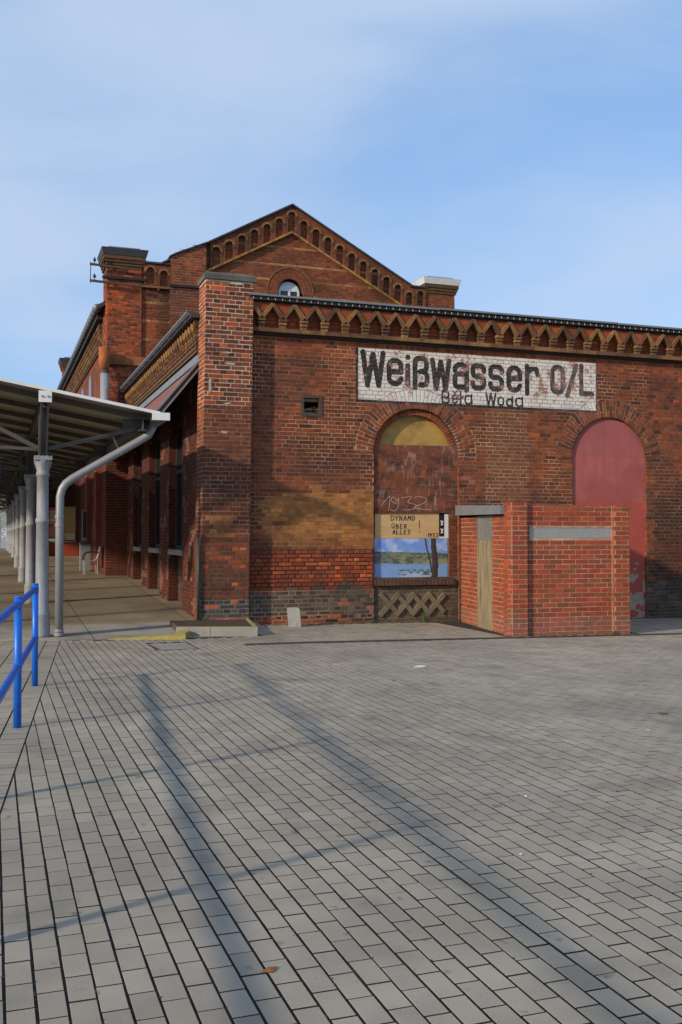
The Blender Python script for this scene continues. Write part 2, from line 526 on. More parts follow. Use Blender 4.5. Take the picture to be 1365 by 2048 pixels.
class Brickwork:
    """collects bricks of one thing; the largest in the photo become objects, the rest one stuff part"""

    def __init__(s, parent, mat, name='brick', limit=300, depth=0.02):
        s.parent, s.mat, s.name, s.limit, s.depth = parent, mat, name, limit, depth
        s.items = []

    def add(s, frame, quads, colf, w=0.0, jit=0.0025, inset=0.004, insetf=None, single=True, seed=3):
        rg = random.Random(seed)
        for q in quads:
            cu = sum(p[0] for p in q) / 4; cv = sum(p[1] for p in q) / 4
            r = colf(cu, cv, rg)
            ins = insetf(cu, cv, rg) if insetf else inset
            s.items.append((frame, q, w + rg.uniform(-jit, jit), ins, r, single))

    def build(s):
        cand = []
        for i, (fr, q, w, ins, c, single) in enumerate(s.items):
            if not single: continue
            if abs(q[0][0] - q[3][0]) > 1e-6 or abs(q[1][0] - q[2][0]) > 1e-6: continue
            if abs(q[0][1] - q[1][1]) > 1e-6: continue
            cen = fr.p((q[0][0] + q[1][0]) / 2, (q[0][1] + q[2][1]) / 2)
            px = pixel(cen)
            if not (15 < px[0] < 1350 and 15 < px[1] < 2035): continue
            face = abs((Vector((0, 0, CAM_H)) - cen).normalized().dot(fr.N))
            cand.append((-(q[1][0] - q[0][0]) * (q[2][1] - q[0][1]) * face / px[2] ** 2, i))
        cand.sort()
        chosen = set(i for _, i in cand[:s.limit])
        mb = MB()
        for i, (fr, q, w, ins, c, single) in enumerate(s.items):
            if i in chosen:
                key = (s.mat, round(q[1][0] - q[0][0], 2), round(q[2][1] - q[0][1], 3), round(ins, 3), fr.flip, tuple(fr.V))
                if key not in BRICK_MESH:
                    W, Hh = key[1] - .001, key[2]
                    f0 = Frame((0, 0, 0), (1, 0, 0), (0, 1, 0) if fr.flip else (0, -1, 0), (fr.V.x, 0, fr.V.z) if abs(fr.U.x) > .9 else (0, 0, 1))
                    V, Fs = brick_faces(f0, ((-W / 2, -Hh / 2), (W / 2, -Hh / 2), (W / 2, Hh / 2), (-W / 2, Hh / 2)), 0.0, key[3], s.depth)
                    me = bpy.data.meshes.new(s.name)
                    me.from_pydata([tuple(v) for v in V], [], Fs)
                    me.materials.append(M[s.mat + '_obj'])
                    BRICK_MESH[key] = me
                o = bpy.data.objects.new(s.name, BRICK_MESH[key])
                COL.objects.link(o)
                cen = fr.p((q[0][0] + q[1][0]) / 2, (q[0][1] + q[2][1]) / 2, w)
                yv = -fr.N if not fr.flip else fr.N
                R3 = Matrix((fr.U, yv, Vector((0, 0, 1)))).transposed().to_4x4()
                o.parent = s.parent
                o.matrix_parent_inverse = world_of(s.parent).inverted()
                o.matrix_basis = Matrix.Translation(cen) @ R3
                o.color = (*c, 1)
            else:
                V, Fs = brick_faces(fr, q, w, ins, s.depth)
                mb.poly(V, Fs, c)
        if mb.v:
            mb.build(s.name + 'work', s.mat + '_attr', s.parent, kind='stuff')


RED = [srgb(134, 72, 49), srgb(125, 66, 46), srgb(117, 64, 47), srgb(140, 76, 50), srgb(108, 60, 46), srgb(128, 74, 55)]
DARK = [srgb(82, 50, 44), srgb(70, 46, 42), srgb(92, 56, 46), srgb(64, 44, 44)]
ORANGE = [srgb(172, 84, 48), srgb(154, 74, 45), srgb(180, 92, 54), srgb(142, 70, 46)]
OCHRE = [srgb(158, 106, 62), srgb(146, 97, 57), srgb(136, 90, 55), srgb(162, 114, 72)]
GREY = [srgb(84, 78, 75), srgb(72, 69, 69), srgb(96, 86, 79), srgb(62, 60, 62)]


def pick(rg, pal):
    c = rg.choice(pal); k = rg.uniform(.88, 1.14)
    k *= 1.10
    return (c[0] * k * 1.06, c[1] * k * 1.01, c[2] * k * .80)


# ------------------------------------------------------------------ ground
def gz(x, y):
    return -0.012 * max(0.0, min(x, 16.0) - 4.5)


def zf(y):
    """platform floor: a gentle ramp away from the square"""
    return max(0.0, min(0.95, 0.042 * (y - 16.7)))


mb = MB()
mb.face([(-1500, -1500, -.45), (1500, -1500, -.45), (1500, 1500, -.45), (-1500, 1500, -.45)])
tag(mb.build('ground', 'earth'), kind='structure')

FRONT = [(-4.0, 17.6), (.68, 16.55), (1.8, 16.2), (2.86, 16.05)]   # edge between square and platform floor
mb = MB()
xs = [-6, -3, 0, 2, 4.5] + [4.5 + i for i in range(1, 13)] + [24, 40]
for a, b in zip(xs[:-1], xs[1:]):
    mb.face([(a, -25, gz(a, 0) - .0075), (b, -25, gz(b, 0) - .0075), (b, 18.3, gz(b, 0) - .0075), (a, 18.3, gz(a, 0) - .0075)])
square = tag(mb.build('paved_square', 'joint'), kind='structure')


def bound(y):                      # left edge of the running-bond field, along the railing
    return .30 + (y - 8.8) * .0965


def paver_quad(cx, cy, hw, hl, ang):
    c, s = math.cos(ang), math.sin(ang)
    return [(cx + c * dx - s * dy, cy + s * dx + c * dy) for dx, dy in ((-hw, -hl), (hw, -hl), (hw, hl), (-hw, hl))]


pav = []
cutp = []
prg = random.Random(21)
PW, PL = .1045, .2065
nrow = int((17.2 + 1.2) / PW)
STEPBOX = (2.78, 4.3, 15.95, 18.2)
for i in range(nrow):
    x = -1.2 + (i + .5) * PW
    off = (PL / 2 if i % 2 else 0) + prg.uniform(-.012, .012)
    wob = prg.uniform(-.002, .002)
    y = 1.2 + off
    while y < 18.0:
        cy = y + PL / 2
        y += PL
        if x > 3.6:                                                              # cut along the kerb line
            yk = 14.67 - .01 * (x - 3.6)
            if cy - .098 > yk - .03: continue
            if cy + .098 > yk:
                h2 = round((yk - (cy - .098)) / 2, 3)
                pav.append((x + wob, cy - .098 + h2, .0468, h2, 0.0)); continue
        if x < 3.6 and cy > float(np.interp(x, [p[0] for p in FRONT], [p[1] for p in FRONT])) - .1: continue
        if x < bound(cy) + .055:
            if x > bound(cy) - .06: cutp.append((x + wob, cy))
            continue
        if 2.2 < x < 2.92 and 14.42 < cy < 15.45: continue
        pav.append((x + wob + prg.uniform(-.0012, .0012), cy, .0468, .0980, prg.uniform(-.006, .006)))
# strip along the wall and in front of the platform
for i in range(nrow):
    x = -1.2 + (i + .5) * PW
    y = 14.86 + (PL / 2 if i % 2 else 0) - PL
    while y < 18.2:
        cy = y + PL / 2; y += PL
        if x < 3.6: continue
        yk = 14.77 - .01 * (x - 3.6)
        if cy + .098 < yk + .03: continue
        if cy - .098 < yk:
            h2 = round((cy + .098 - yk) / 2, 3)
            if not (8.2 < x < 10.8): pav.append((x, yk + h2, .0468, h2, 0.0))
            continue
        if x < 4.25:
            e = np.interp(x, [p[0] for p in FRONT], [p[1] for p in FRONT]) - .1
            if cy > e: continue
        if x > 4.25 and cy > 17.93: continue
        if 4.25 < x < 4.6 and cy > 17.9: continue
        if 2.2 < x < 2.92 and 14.42 < cy < 15.45: continue
        if 8.2 < x < 10.8 and cy > 14.9: continue
        pav.append((x, cy, .0468, .0980, prg.uniform(-.008, .008)))
# transverse edge courses along the railing and the ramp field beyond it
ra = math.atan(.0965)
for j in range(22):
    for i in range(150):
        y = 1.3 + i * PW
        cx = bound(y) - .108 - j * PL
        cy = y + j * PL * .0965 + (PW / 2 if j % 2 else 0)
        if cx < -4 or cy > float(np.interp(cx, [p[0] for p in FRONT], [p[1] for p in FRONT])) - .06: continue
        pav.append((cx, cy, .0995, .0475, -ra + prg.uniform(-.01, .01)))

pbase = [srgb(158, 147, 130), srgb(155, 145, 129), srgb(161, 150, 133), srgb(152, 142, 126), srgb(157, 145, 127)]


def paver_col(x, y, rg):
    c = rg.choice(pbase); k = rg.uniform(.965, 1.035)
    if rg.random() < .025: k *= .9
    n = float(fbm(x * .9, y * .9, 5))
    k *= .86 + .28 * n
    return (c[0] * k, c[1] * k, c[2] * k)


def paver_geo(hw, hl):
    t = .0011
    V, Fs = [], []
    for (z, d) in ((-.014, 0), (-t, 0), (0, t)):
        V += [(-hw + d, -hl + d, z), (hw - d, -hl + d, z), (hw - d, hl - d, z), (-hw + d, hl - d, z)]
    Fs = [(8, 9, 10, 11)]
    for i in range(4):
        j = (i + 1) % 4
        Fs += [(i, j, 4 + j, 4 + i), (4 + i, 4 + j, 8 + j, 8 + i)]
    return V, Fs


ranked = []
for i, (x, y, hw, hl, a) in enumerate(pav):
    px = pixel((x, y, 0))
    if 5 < px[0] < 1360 and 5 < px[1] < 2042:
        ranked.append((px[2], i))
ranked.sort()
single = set(i for _, i in ranked[:300])
mb = MB()
pmesh = {}
for i, (x, y, hw, hl, a) in enumerate(pav):
    z = gz(x, y) + prg.uniform(-.0012, .0012)
    tx, ty = prg.uniform(-.0028, .0028), prg.uniform(-.0025, .0025)
    c = paver_col(x, y, prg)
    key = (hw, hl)
    if key not in pmesh:
        V, Fs = paver_geo(hw, hl)
        me = bpy.data.meshes.new('paver'); me.from_pydata(V, [], Fs); me.materials.append(M['paver_obj']); me.materials.append(M['joint'])
        me.polygons.foreach_set('material_index', [0] + [1, 0] * 4)      # earth-stained sides
        pmesh[key] = (me, V, Fs)
    me, V, Fs = pmesh[key]
    if i in single:
        o = bpy.data.objects.new('paver', me)
        COL.objects.link(o); o.parent = square
        o.location = (x, y, z); o.rotation_euler = (tx, ty, a); o.color = (*c, 1)
    else:
        ca, sa = math.cos(a), math.sin(a)
        mb.poly([(x + ca * p[0] - sa * p[1], y + sa * p[0] + ca * p[1], z + p[2] + tx * p[1] - ty * p[0]) for p in V], Fs, c)
        for k in range(4): mb.c[-8 + 2 * k] = (-1, 0, 0)
for x, cy in cutp:                      # pavers sawn off along the edge course
    P = [(x - .047, cy - .0995), (x + .047, cy - .0995), (x + .047, cy + .0995), (x - .047, cy + .0995)]
    out = []
    for k in range(4):
        a, b = P[k], P[(k + 1) % 4]
        da, db = a[0] - bound(a[1]) - .004, b[0] - bound(b[1]) - .004
        if da >= 0: out.append(a)
        if da * db < 0:
            t = da / (da - db); out.append((a[0] + (b[0] - a[0]) * t, a[1] + (b[1] - a[1]) * t))
    if len(out) < 3: continue
    z = gz(x, cy) + prg.uniform(-.001, .001); n_ = len(out)
    mb.poly([(p[0], p[1], z) for p in out] + [(p[0], p[1], z - .014) for p in out], [tuple(range(n_))] + [(k + n_, (k + 1) % n_ + n_, (k + 1) % n_, k) for k in range(n_)], paver_col(x, cy, prg))
pvo = mb.build('paving', 'paver_attr', square, kind='stuff')
pvo.data.materials.append(M['joint'])
pvo.data.polygons.foreach_set('material_index', [1 if (c is not None and c[0] < 0) else 0 for c in mb.c])

# crumbs of earth and moss along the joints
mb = MB()
jr = random.Random(77)
for i in range(9000):
    row = jr.randrange(0, nrow)
    x = -1.2 + row * PW + jr.gauss(0, .0035); y = 2.2 + 11 * jr.random() ** 1.7
    if x < bound(y) or fbm(x * 1.2, y * 1.2, 15, 2) < .40: continue
    z = gz(x, y) - .006 + .006 * jr.random(); r = jr.uniform(.0025, .006)
    c = jr.choice([(.03, .027, .02), (.04, .05, .018), (.05, .045, .035), (.09, .08, .06), (.03, .045, .012)])
    a = jr.uniform(0, 6.28)
    P = [(x + r * math.cos(a + k * 2.1), y + 1.6 * r * math.sin(a + k * 2.1), z) for k in range(3)] + [(x, y, z + r)]
    mb.poly(P, [(0, 1, 3), (1, 2, 3), (2, 0, 3)], c)
mb.build('joint_crumbs', 'ochre', square, kind='stuff')

# low kerb line between square and wall strip
mb = MB()
for i in range(14):
    a, b = 3.62 + i * 1.0, 4.62 + i * 1.0 - .012
    if a > 16.6: break
    mb.beam((a, 14.72 - .01 * (a - 3.6), gz(a, 0) - .03), (b, 14.72 - .01 * (b - 3.6), gz(b, 0) - .03), .065, .10)
tag(mb.build('edging_kerb', 'iron'), kind='structure')

# platform floor: concrete slabs
mb = MB()
prg2 = random.Random(5)
ys = [16.45, 18.35] + [18.35 + 1.45 * i for i in range(1, 30)]
xsl = [-4.0, -2.2, -.35, 1.55, 3.45, 4.6]
plat = None
base = MB()
base.face([(-4, 16.62, -.02), (4.7, 16.3, -.02), (4.7, 60, zf(60) - .02), (-4, 60, zf(60) - .02)])
base = MB()
for i in range(44):
    y0, y1 = 16.5 + i, 17.5 + i
    f = lambda x, y: (x, y if y > 16.6 else float(np.interp(x, [p[0] for p in FRONT] + [4.7], [p[1] for p in FRONT] + [16.3])), zf(y) - .012)
    for a, b in zip(xsl[:-1], xsl[1:]):
        base.face([f(a, y0), f(b, y0), f(b, y1), f(a, y1)])
platform = tag(base.build('platform', 'joint'), kind='structure')
for yi, (y0, y1) in enumerate(zip(ys[:-1], ys[1:])):
    if y0 > 58: break
    for a, b in zip(xsl[:-1], xsl[1:]):
        def fp(x, y):
            if yi == 0 and y == y0:
                y = float(np.interp(x, [p[0] for p in FRONT] + [4.7], [p[1] for p in FRONT] + [16.3]))
            return (x, y, zf(y))
        k = prg2.uniform(.85, 1.12)
        c0 = srgb(136, 123, 101)
        if yi == 0: c0 = srgb(150, 143, 130)
        c = tuple(v * k for v in c0)
        g = .006
        s = MB()
        n = 4 if yi == 0 else 1
        for q in range(n):
            x0, x1 = a + g + (b - a - 2 * g) * q / n, a + g + (b - a - 2 * g) * (q + 1) / n
            p = [fp(x0, y0), fp(x1, y0), fp(x1, y1), fp(x0, y1)]
            p[0] = (p[0][0], p[0][1] + g, p[0][2]); p[1] = (p[1][0], p[1][1] + g, p[1][2])
            p[2] = (p[2][0], p[2][1] - g, p[2][2]); p[3] = (p[3][0], p[3][1] - g, p[3][2])
            s.face(p, c)
        s.face([(a + g, y0 + g + .0 if yi else fp(a, y0)[1] + g, fp(a, y0)[2] - .05), (b - g, y0 + g if yi else fp(b, y0)[1] + g, fp(b, y0)[2] - .05),
                (b - g, y0 + g if yi else fp(b, y0)[1] + g, fp(b, y0)[2]), (a + g, y0 + g if yi else fp(a, y0)[1] + g, fp(a, y0)[2])], c)
        s.build('slab', 'platform', platform)

# ------------------------------------------------------------------ station wing (front brick building)
FY = 18.0
wing = thing('station_wing', (4.5, FY, 0), 'low red brick station wing with zigzag frieze and painted name panel', 'building')
FF = Frame((0, FY, 0), (1, 0, 0), (0, -1, 0))
W1C, W2C, WR, WS = 7.888, 12.337, .912, 3.24
RO = 1.30
SIGN = (6.605, 12.03, 4.24, 5.30)
VENT = (5.525, 5.894, 3.957, 4.303)
XR = 17.0

# --- lettering of the painted panel, rasterised once
def rr(x0, y0, x1, y1, r, a0=0, a1=360):
    pts = []
    for cx, cy, s in ((x1 - r, y1 - r, 0), (x0 + r, y1 - r, 90), (x0 + r, y0 + r, 180), (x1 - r, y0 + r, 270)):
        for k in range(5):
            t = R_(s + 90 * k / 4); pts.append((cx + r * math.cos(t), cy + r * math.sin(t)))
    return pts


def glyph(ch, w, h, t):
    """centre lines of a condensed bold letter inside w x h with stroke t"""
    a, b, c, d = t / 2, w - t / 2, t / 2, h - t / 2
    r = min(w, h) * .36
    r = min(r, (b - a) / 2 * .95)
    if ch in 'Ww': return [[(a * .8, h), (w * .27, 0), (w * .5, h * .95), (w * .73, 0), (w - a * .8, h)]]
    if ch in 'oO0': q = rr(a, c, b, d, r); return [q + [q[0]]]
    q = rr(a, c, b, d, r)
    top, bot = q[0:10], q[10:20]          # top: right->left over the top, bot: left->right under
    m = h * .5
    if ch == 'e': return [[(a, m), (b, m)] + top + bot[:8] + [(b, h * .27)]]
    if ch == 'c': return [[(b, h * .7)] + top + bot + [(b, h * .3)]]
    if ch == 'i': return [[(w / 2, t / 2), (w / 2, h * .66)], [(w / 2, h * .92), (w / 2, h * .93)]]
    if ch == 'l': return [[(w / 2, 0), (w / 2, h)]]
    if ch == 's':
        s1 = rr(a, m, b, d, r * .75); s2 = rr(a, c, b, m, r * .75)
        return [[(b, h * .72)] + s1[0:10] + s1[10:13] + [(w * .35, m), (w * .65, m)] + [s2[4], s2[3], s2[2], s2[1], s2[0]][::-1][::-1][::-1][0:0] +
                [s2[4 - k] for k in range(5)] + [s2[19 - k] for k in range(10)] + [(a, h * .28)]]
    if ch == 'a':
        s2 = rr(a, c, b, h * .56, r * .6)
        return [[(a, h * .76)] + top[::-1][::-1][0:0] + [top[9 - k] for k in range(10)] + [(b, 0)], [(b, h * .56)] + s2[5:15] + [(b, c)]]
    if ch == 'q': q2 = rr(a, c, b, d, r * .8); return [q2 + [q2[0]], [(b, 0), (b, h)]]
    if ch == 'd': q2 = rr(a, c, b, h * .74, r * .8); return [q2 + [q2[0]], [(b, 0), (b, h * 1.04)]]
    if ch == 'r': return [[(a, 0), (a, h)], [(a, h * .72), (w * .45, d), (b - t * .2, d), (b, h * .72)]]
    if ch == 'L': return [[(a, h), (a, c), (w, c)]]
    if ch == '/': return [[(a * .6, 0), (w - a * .6, h)]]
    if ch == 'B':
        u = rr(a, m, b * .96, d, r * .6); l = rr(a, c, b, m, r * .6)
        return [[(a, 0), (a, h)], [(a, d)] + u[4::-1] + u[19:14:-1] + [(a, m)], [(a, m)] + l[4::-1] + l[19:14:-1] + [(a, c)]]
    if ch == 'z':                                         # sharp s
        u = rr(a, m, b * .95, d, r * .7); l = rr(w * .35, c, b, m, r * .7)
        return [[(a, 0), (a, d - r * .7)] + u[9:4:-1] + u[4::-1] + u[19:16:-1] + [(w * .45, m)], [(w * .45, m)] + l[4::-1] + l[19:14:-1] + [(w * .45, c)]]
    return []


STROKES = []


def put(ch, x0, x1, z0, z1, t):
    for s in glyph(ch, x1 - x0, z1 - z0, t):
        STROKES.append(([(x0 + p[0], z0 + p[1]) for p in s], t))


def sx(px):                        # letter edges measured along the facade
    u = (px - 682.5) / 1991
    return FY * (u * .94380 + .33051) / (.94380 - .33051 * u)


big = [('W', 722, 771, 1), ('e', 773.5, 808, 0), ('i', 811, 822, 1), ('z', 826, 860, 1), ('w', 862, 903, 0), ('a', 906, 939, 0), ('s', 942, 974, 0),
       ('s', 977.5, 1010, 0), ('e', 1014, 1046, 0), ('r', 1051, 1081, 0), ('O', 1102, 1132, 1), ('/', 1134, 1157, 1), ('L', 1160, 1186, 1)]
for ch, a, b, cap in big:
    put(ch, sx(a), sx(b), 4.578, 5.215 if cap else 5.145, .108)
sm = [('B', 883.6, 901, 1), ('e', 904.5, 917, 0), ('l', 918.5, 926, 1), ('q', 929.5, 946, 0), ('W', 972, 994, 1), ('o', 996, 1010, 0), ('d', 1013, 1027.5, 0), ('q', 1031.5, 1048, 0)]
for ch, a, b, cap in sm:
    put(ch, sx(a), sx(b), 4.288, 4.545 if cap else 4.488, .042)
x_e = (sx(904.5) + sx(917)) / 2
STROKES.append(([(x_e - .045, 4.545), (x_e, 4.505), (x_e + .045, 4.545)], .03))
x_l = (sx(918.5) + sx(926)) / 2
STROKES.append(([(x_l - .06, 4.38), (x_l + .06, 4.44)], .035))

RS = .006
gx = np.arange(SIGN[0], SIGN[1], RS); gzv = np.arange(SIGN[2], SIGN[3], RS)
GX, GZ = np.meshgrid(gx, gzv)
ink = np.zeros(GX.shape, bool)
for pts, t in STROKES:
    for (ax, az), (bx, bz) in zip(pts[:-1], pts[1:]):
        dx, dz = bx - ax, bz - az
        l2 = dx * dx + dz * dz + 1e-9
        tt = np.clip(((GX - ax) * dx + (GZ - az) * dz) / l2, 0, 1)
        ink |= ((GX - ax - tt * dx) ** 2 + (GZ - az - tt * dz) ** 2) < (t / 2) ** 2
bw = .05
border = (GX < SIGN[0] + bw) | (GZ < SIGN[2] + bw) | (GX > SIGN[1] - .03)
wear = fbm(GX * 9, GZ * 9, 3, 5)
blot = fbm(GX * 1.3, GZ * 1.6, 11, 3)
near_ol = np.exp(-((GX - 10.9) / .75) ** 2 - ((GZ - 4.95) / .42) ** 2) * .16 + np.exp(-((GX - 8.9) / .5) ** 2 - ((GZ - 4.85) / .4) ** 2) * .07 + np.exp(-((GX - 11.6) / .5) ** 2) * .05
flake = (.6 * wear + .4 * fbm(GX * 26, GZ * 30, 8, 3) + .22 * (blot - .5) + near_ol - .1 * np.exp(-((GZ - 4.36) / .15) ** 2)) > .68
fade = np.clip((wear + near_ol * 1.2 + .2 * (blot - .5) - .5) * 4, 0, 1)
whitep = np.array(srgb(224, 215, 202)); blackp = np.array(srgb(44, 40, 40)); pinkb = np.array(srgb(158, 104, 86)); brk = np.array(srgb(124, 66, 50))
tone = .82 + .3 * fbm(GX * 3, GZ * 3, 23, 4)
img = whitep[None, None, :] * tone[..., None]
img = img * (1 - .35 * fade[..., None]) + np.array(srgb(190, 150, 132)) * .35 * fade[..., None]
img[flake] = pinkb * .7 + np.array(srgb(190, 160, 140)) * .3
dk = (ink | border)
inkfade = np.clip(.3 * fade + .45 * np.clip((GX - 10.3) / 1.2, 0, 1) * (.4 + fade), 0, .7)[..., None]
inkcol = blackp * (1 - inkfade) + np.array(srgb(132, 112, 102)) * inkfade
img = np.where((dk & ~(flake & (wear > .70)))[..., None], inkcol * tone[..., None], img)


def sign_col(u, v):
    i = int((u - SIGN[0]) / RS); j = int((v - SIGN[2]) / RS)
    i = min(max(i, 0), img.shape[1] - 1); j = min(max(j, 0), img.shape[0] - 1)
    return tuple(img[j, i])


def in_sign(u, v):
    return SIGN[0] < u < SIGN[1] and SIGN[2] < v < SIGN[3]


# --- colour zones of the old brick
def zone(u, v, rg):
    n = float(fbm(u * 1.3, v * 1.3, 31)); n2 = float(fbm(u * 3.1, v * 3.1, 47))
    dk = smooth(.40, .66, n)
    c = mix(pick(rg, RED), pick(rg, DARK), .12 + .62 * dk + .2 * (rg.random() - .5))
    if rg.random() < .05: c = pick(rg, DARK)
    if rg.random() < .012: c = mix(c, pick(rg, ORANGE), .7)
    if 8.97 < u < 9.10 and 2.66 < v < 2.82: return srgb(176, 92, 84)
    if u < 5.05: c = mix(c, pick(rg, DARK), .35 * smooth(5.05, 4.6, u))  # pillar's cast shadow also put into the brick colour beside it
    if v > 5.1 and u > 4.5: c = mix(c, pick(rg, ORANGE), .45 * rg.random() + .15)
    if 9.4 < u < 10.4 and 2.4 < v < 4.2: c = mix(c, srgb(132, 84, 56), .55)
    if u > 13.4 and v < 3.0: c = mix(c, srgb(60, 42, 36), .75 * smooth(3.0, 2.4, v) * (.5 + .5 * n2 * 1.4))
    left = u < 6.98
    if left:
        # ochre patch
        ul = 5.75 - .95 * smooth(2.75, 2.2, v) + (n2 - .5) * .7 + .35 * smooth(1.75, 1.4, v)
        top_ = 2.46 + .12 * smooth(6.2, 6.9, u) + .22 * smooth(5.6, 5.8, u) * smooth(6.05, 5.9, u) + (rg.random() - .5) * .05
        if 1.30 < v < top_ and u > ul - .25:
            k = smooth(ul - .25, ul + .12, u) * smooth(1.32, 1.85, v + (n2 - .5) * .5)
            tone = .75 + .5 * float(fbm(u * 2.4, v * 2.4, 53))
            c = mix(c, tuple(x * tone for x in pick(rg, OCHRE)), .92 * k)
            if rg.random() < .03: c = mix(pick(rg, DARK), c, .3)
        e0 = 1.36 + (n - .5) * .2 + (rg.random() - .5) * .09; e1 = .64 + (n2 - .5) * .5 + (rg.random() - .5) * .16
        if e1 < v < e0:
            hot = smooth(e1, e1 + .3, v) * smooth(e0 + .1, e0 - .25, v) * (.35 + .65 * smooth(4.9, 5.9, u))
            c = mix(mix(pick(rg, RED), srgb(112, 50, 34), .6), pick(rg, ORANGE), min(1, max(0, hot * rg.uniform(.1, 1.35))))
        if v <= e1:
            c = mix(pick(rg, GREY), pick(rg, DARK), .35 * rg.random())
            if float(fbm(u * 2.7, v * 4, 59)) > .71: c = mix(c, srgb(180, 106, 78), .55)
            if v < .13: c = mix(pick(rg, RED), pick(rg, ORANGE), rg.random() * .7) if rg.random() < .65 else pick(rg, DARK)
    else:
        if v < .66 and u > 6.9: c = mix(pick(rg, GREY), pick(rg, DARK), rg.random() * .6)
    return c


def erode(u, v, rg):
    if u < 6.98 and .6 < v < 1.4: return rg.uniform(.006, .013)
    if u < 6.98 and v < .2: return rg.uniform(.006, .014)
    return rg.uniform(.002, .0035)


def mortar_col(u, v):
    n = float(fbm(u * 1.1, v * 1.1, 77))
    c = mix(srgb(180, 142, 108), srgb(132, 100, 78), smooth(.38, .62, n))
    if v > 5.5: return srgb(86, 58, 44)  # dark behind the frieze bars: shade of the niches put into the colour
    if u < 6.98 and .62 < v < 1.38: c = srgb(54, 34, 26)
    elif u < 6.98 and 1.36 < v < 2.5 and u > 5.3: c = srgb(150, 118, 76)
    elif v < .62: c = mix(c, srgb(120, 112, 100), .6)
    if u > 13.3: c = mix(c, srgb(80, 58, 46), .5)
    if 9.4 < u < 10.4 and 2.2 < v < 4.2: c = mix(c, srgb(196, 170, 136), .6)
    return c


cuts = [arch_cut(W1C, RO, WS, -1, WR), arch_cut(W2C, RO, WS, -1, WR), rect_cut(VENT[0] - .01, VENT[1] + .01, VENT[2] - .01, VENT[3] + .01)]


def arch_fix(c):
    # below springing the opening is only WR wide, the ring starts at the springing line
    def f(v):
        if v < WS: return (c - WR, c + WR)
        d = RO * RO - (v - WS) ** 2
        return None if d <= 0 else (c - math.sqrt(d), c + math.sqrt(d))
    f.c = c
    return f


cuts[0], cuts[1] = arch_fix(W1C), arch_fix(W2C)
field = lay(4.44, XR, -.25, 5.455, cuts, seed=11)
field_sign = [q for q in field if in_sign(q[0][0] + .02, q[0][1] + .02) or in_sign(q[1][0] - .02, q[2][1] - .02) or in_sign(q[0][0] + .02, q[2][1] - .02) or in_sign(q[1][0] - .02, q[0][1] + .02)]
sset = set(map(id, field_sign))
field_plain = [q for q in field if id(q) not in sset]
frieze_field = lay(4.44, XR, 5.53, 6.0, (), seed=12)

# broken-out holes near the base
holes = [(5.42, 5.66, .14, .225), (6.55, 6.75, .1, .17)]
field_plain = [q for q in field_plain if not any(h[0] < (q[0][0] + q[1][0]) / 2 < h[1] and h[2] < (q[0][1] + q[2][1]) / 2 < h[3] for h in holes)]
bw_wing = Brickwork(wing, 'brick')
bw_wing.add(FF, field_plain, zone, insetf=erode, jit=.003, seed=5)


def frieze_zone(u, v, rg):
    return mix(pick(rg, RED), pick(rg, ORANGE), .15 + .3 * rg.random())


bw_wing.add(FF, frieze_field, frieze_zone, single=False)

# voussoirs
def ring_quads(c, r0, r1, n, gap=.011, skew=0, a0=0.0, a1=math.pi):
    out = []
    for i in range(n):
        t0, t1 = a0 + (a1 - a0) * i / n, a0 + (a1 - a0) * (i + 1) / n
        g0, g1 = gap / 2 / r0, gap / 2 / r1
        P = lambda r, t: (c + r * math.cos(math.pi - t), WS + r * math.sin(math.pi - t))
        # order: "bottom-left" etc. around
        out.append((P(r0, t1 - g0), P(r0, t0 + g0), P(r1, t0 + g1), P(r1, t1 - g1)))
    return [tuple(reversed(q)) if ((q[1][0] - q[0][0]) * (q[2][1] - q[0][1]) - (q[1][1] - q[0][1]) * (q[2][0] - q[0][0])) < 0 else q for q in out]


def vouss_col(u, v, rg):
    c = pick(rg, RED) if rg.random() < .7 else pick(rg, DARK)
    return mix(c, srgb(120, 74, 56), .3)


def emit_voussoir(mbx, q, w, depth, col, ins=.003):
    V, Fs = brick_faces(FF, q, w, ins, depth)
    mbx.poly(V, Fs, col)


sign_mb = MB()


def painted_front(q, w, cell=.0095, depth=.02):
    """brick front split into small cells that carry the paint"""
    (x0, y0), (x1, y1), (x2, y2), (x3, y3) = q
    nu = max(1, int(max(abs(x1 - x0), abs(y1 - y0), math.hypot(x1 - x0, y1 - y0)) / cell)); nv = max(1, int(math.hypot(x3 - x0, y3 - y0) / cell))
    P = [[None] * (nu + 1) for _ in range(nv + 1)]
    for j in range(nv + 1):
        for i in range(nu + 1):
            s, t = i / nu, j / nv
            u = (x0 * (1 - s) + x1 * s) * (1 - t) + (x3 * (1 - s) + x2 * s) * t
            v = (y0 * (1 - s) + y1 * s) * (1 - t) + (y3 * (1 - s) + y2 * s) * t
            edge = i in (0, nu) or j in (0, nv)
            P[j][i] = (u, v, w - (.0025 if edge else 0))
    return P, nu, nv


def emit_painted(q, w, basecol, depth=.02):
    P, nu, nv = painted_front(q, w)
    i0 = len(sign_mb.v)
    for j in range(nv + 1):
        for i in range(nu + 1):
            sign_mb.v.append(tuple(FF.p(*P[j][i])))
    for j in range(nv):
        for i in range(nu):
            a = i0 + j * (nu + 1) + i
            u = (P[j][i][0] + P[j + 1][i + 1][0]) / 2; v = (P[j][i][1] + P[j + 1][i + 1][1]) / 2
            sign_mb.f.append((a, a + 1, a + nu + 2, a + nu + 1))
            sign_mb.c.append(sign_col(u, v) if in_sign(u, v) else basecol)
    V = [FF.p(u, v, w - .0025) for u, v in q] + [FF.p(u, v, w - depth) for u, v in q]
    sign_mb.poly(V, [(0, 4, 5, 1), (1, 5, 6, 2), (2, 6, 7, 3), (3, 7, 4, 0)], tuple(.6 * x for x in basecol))


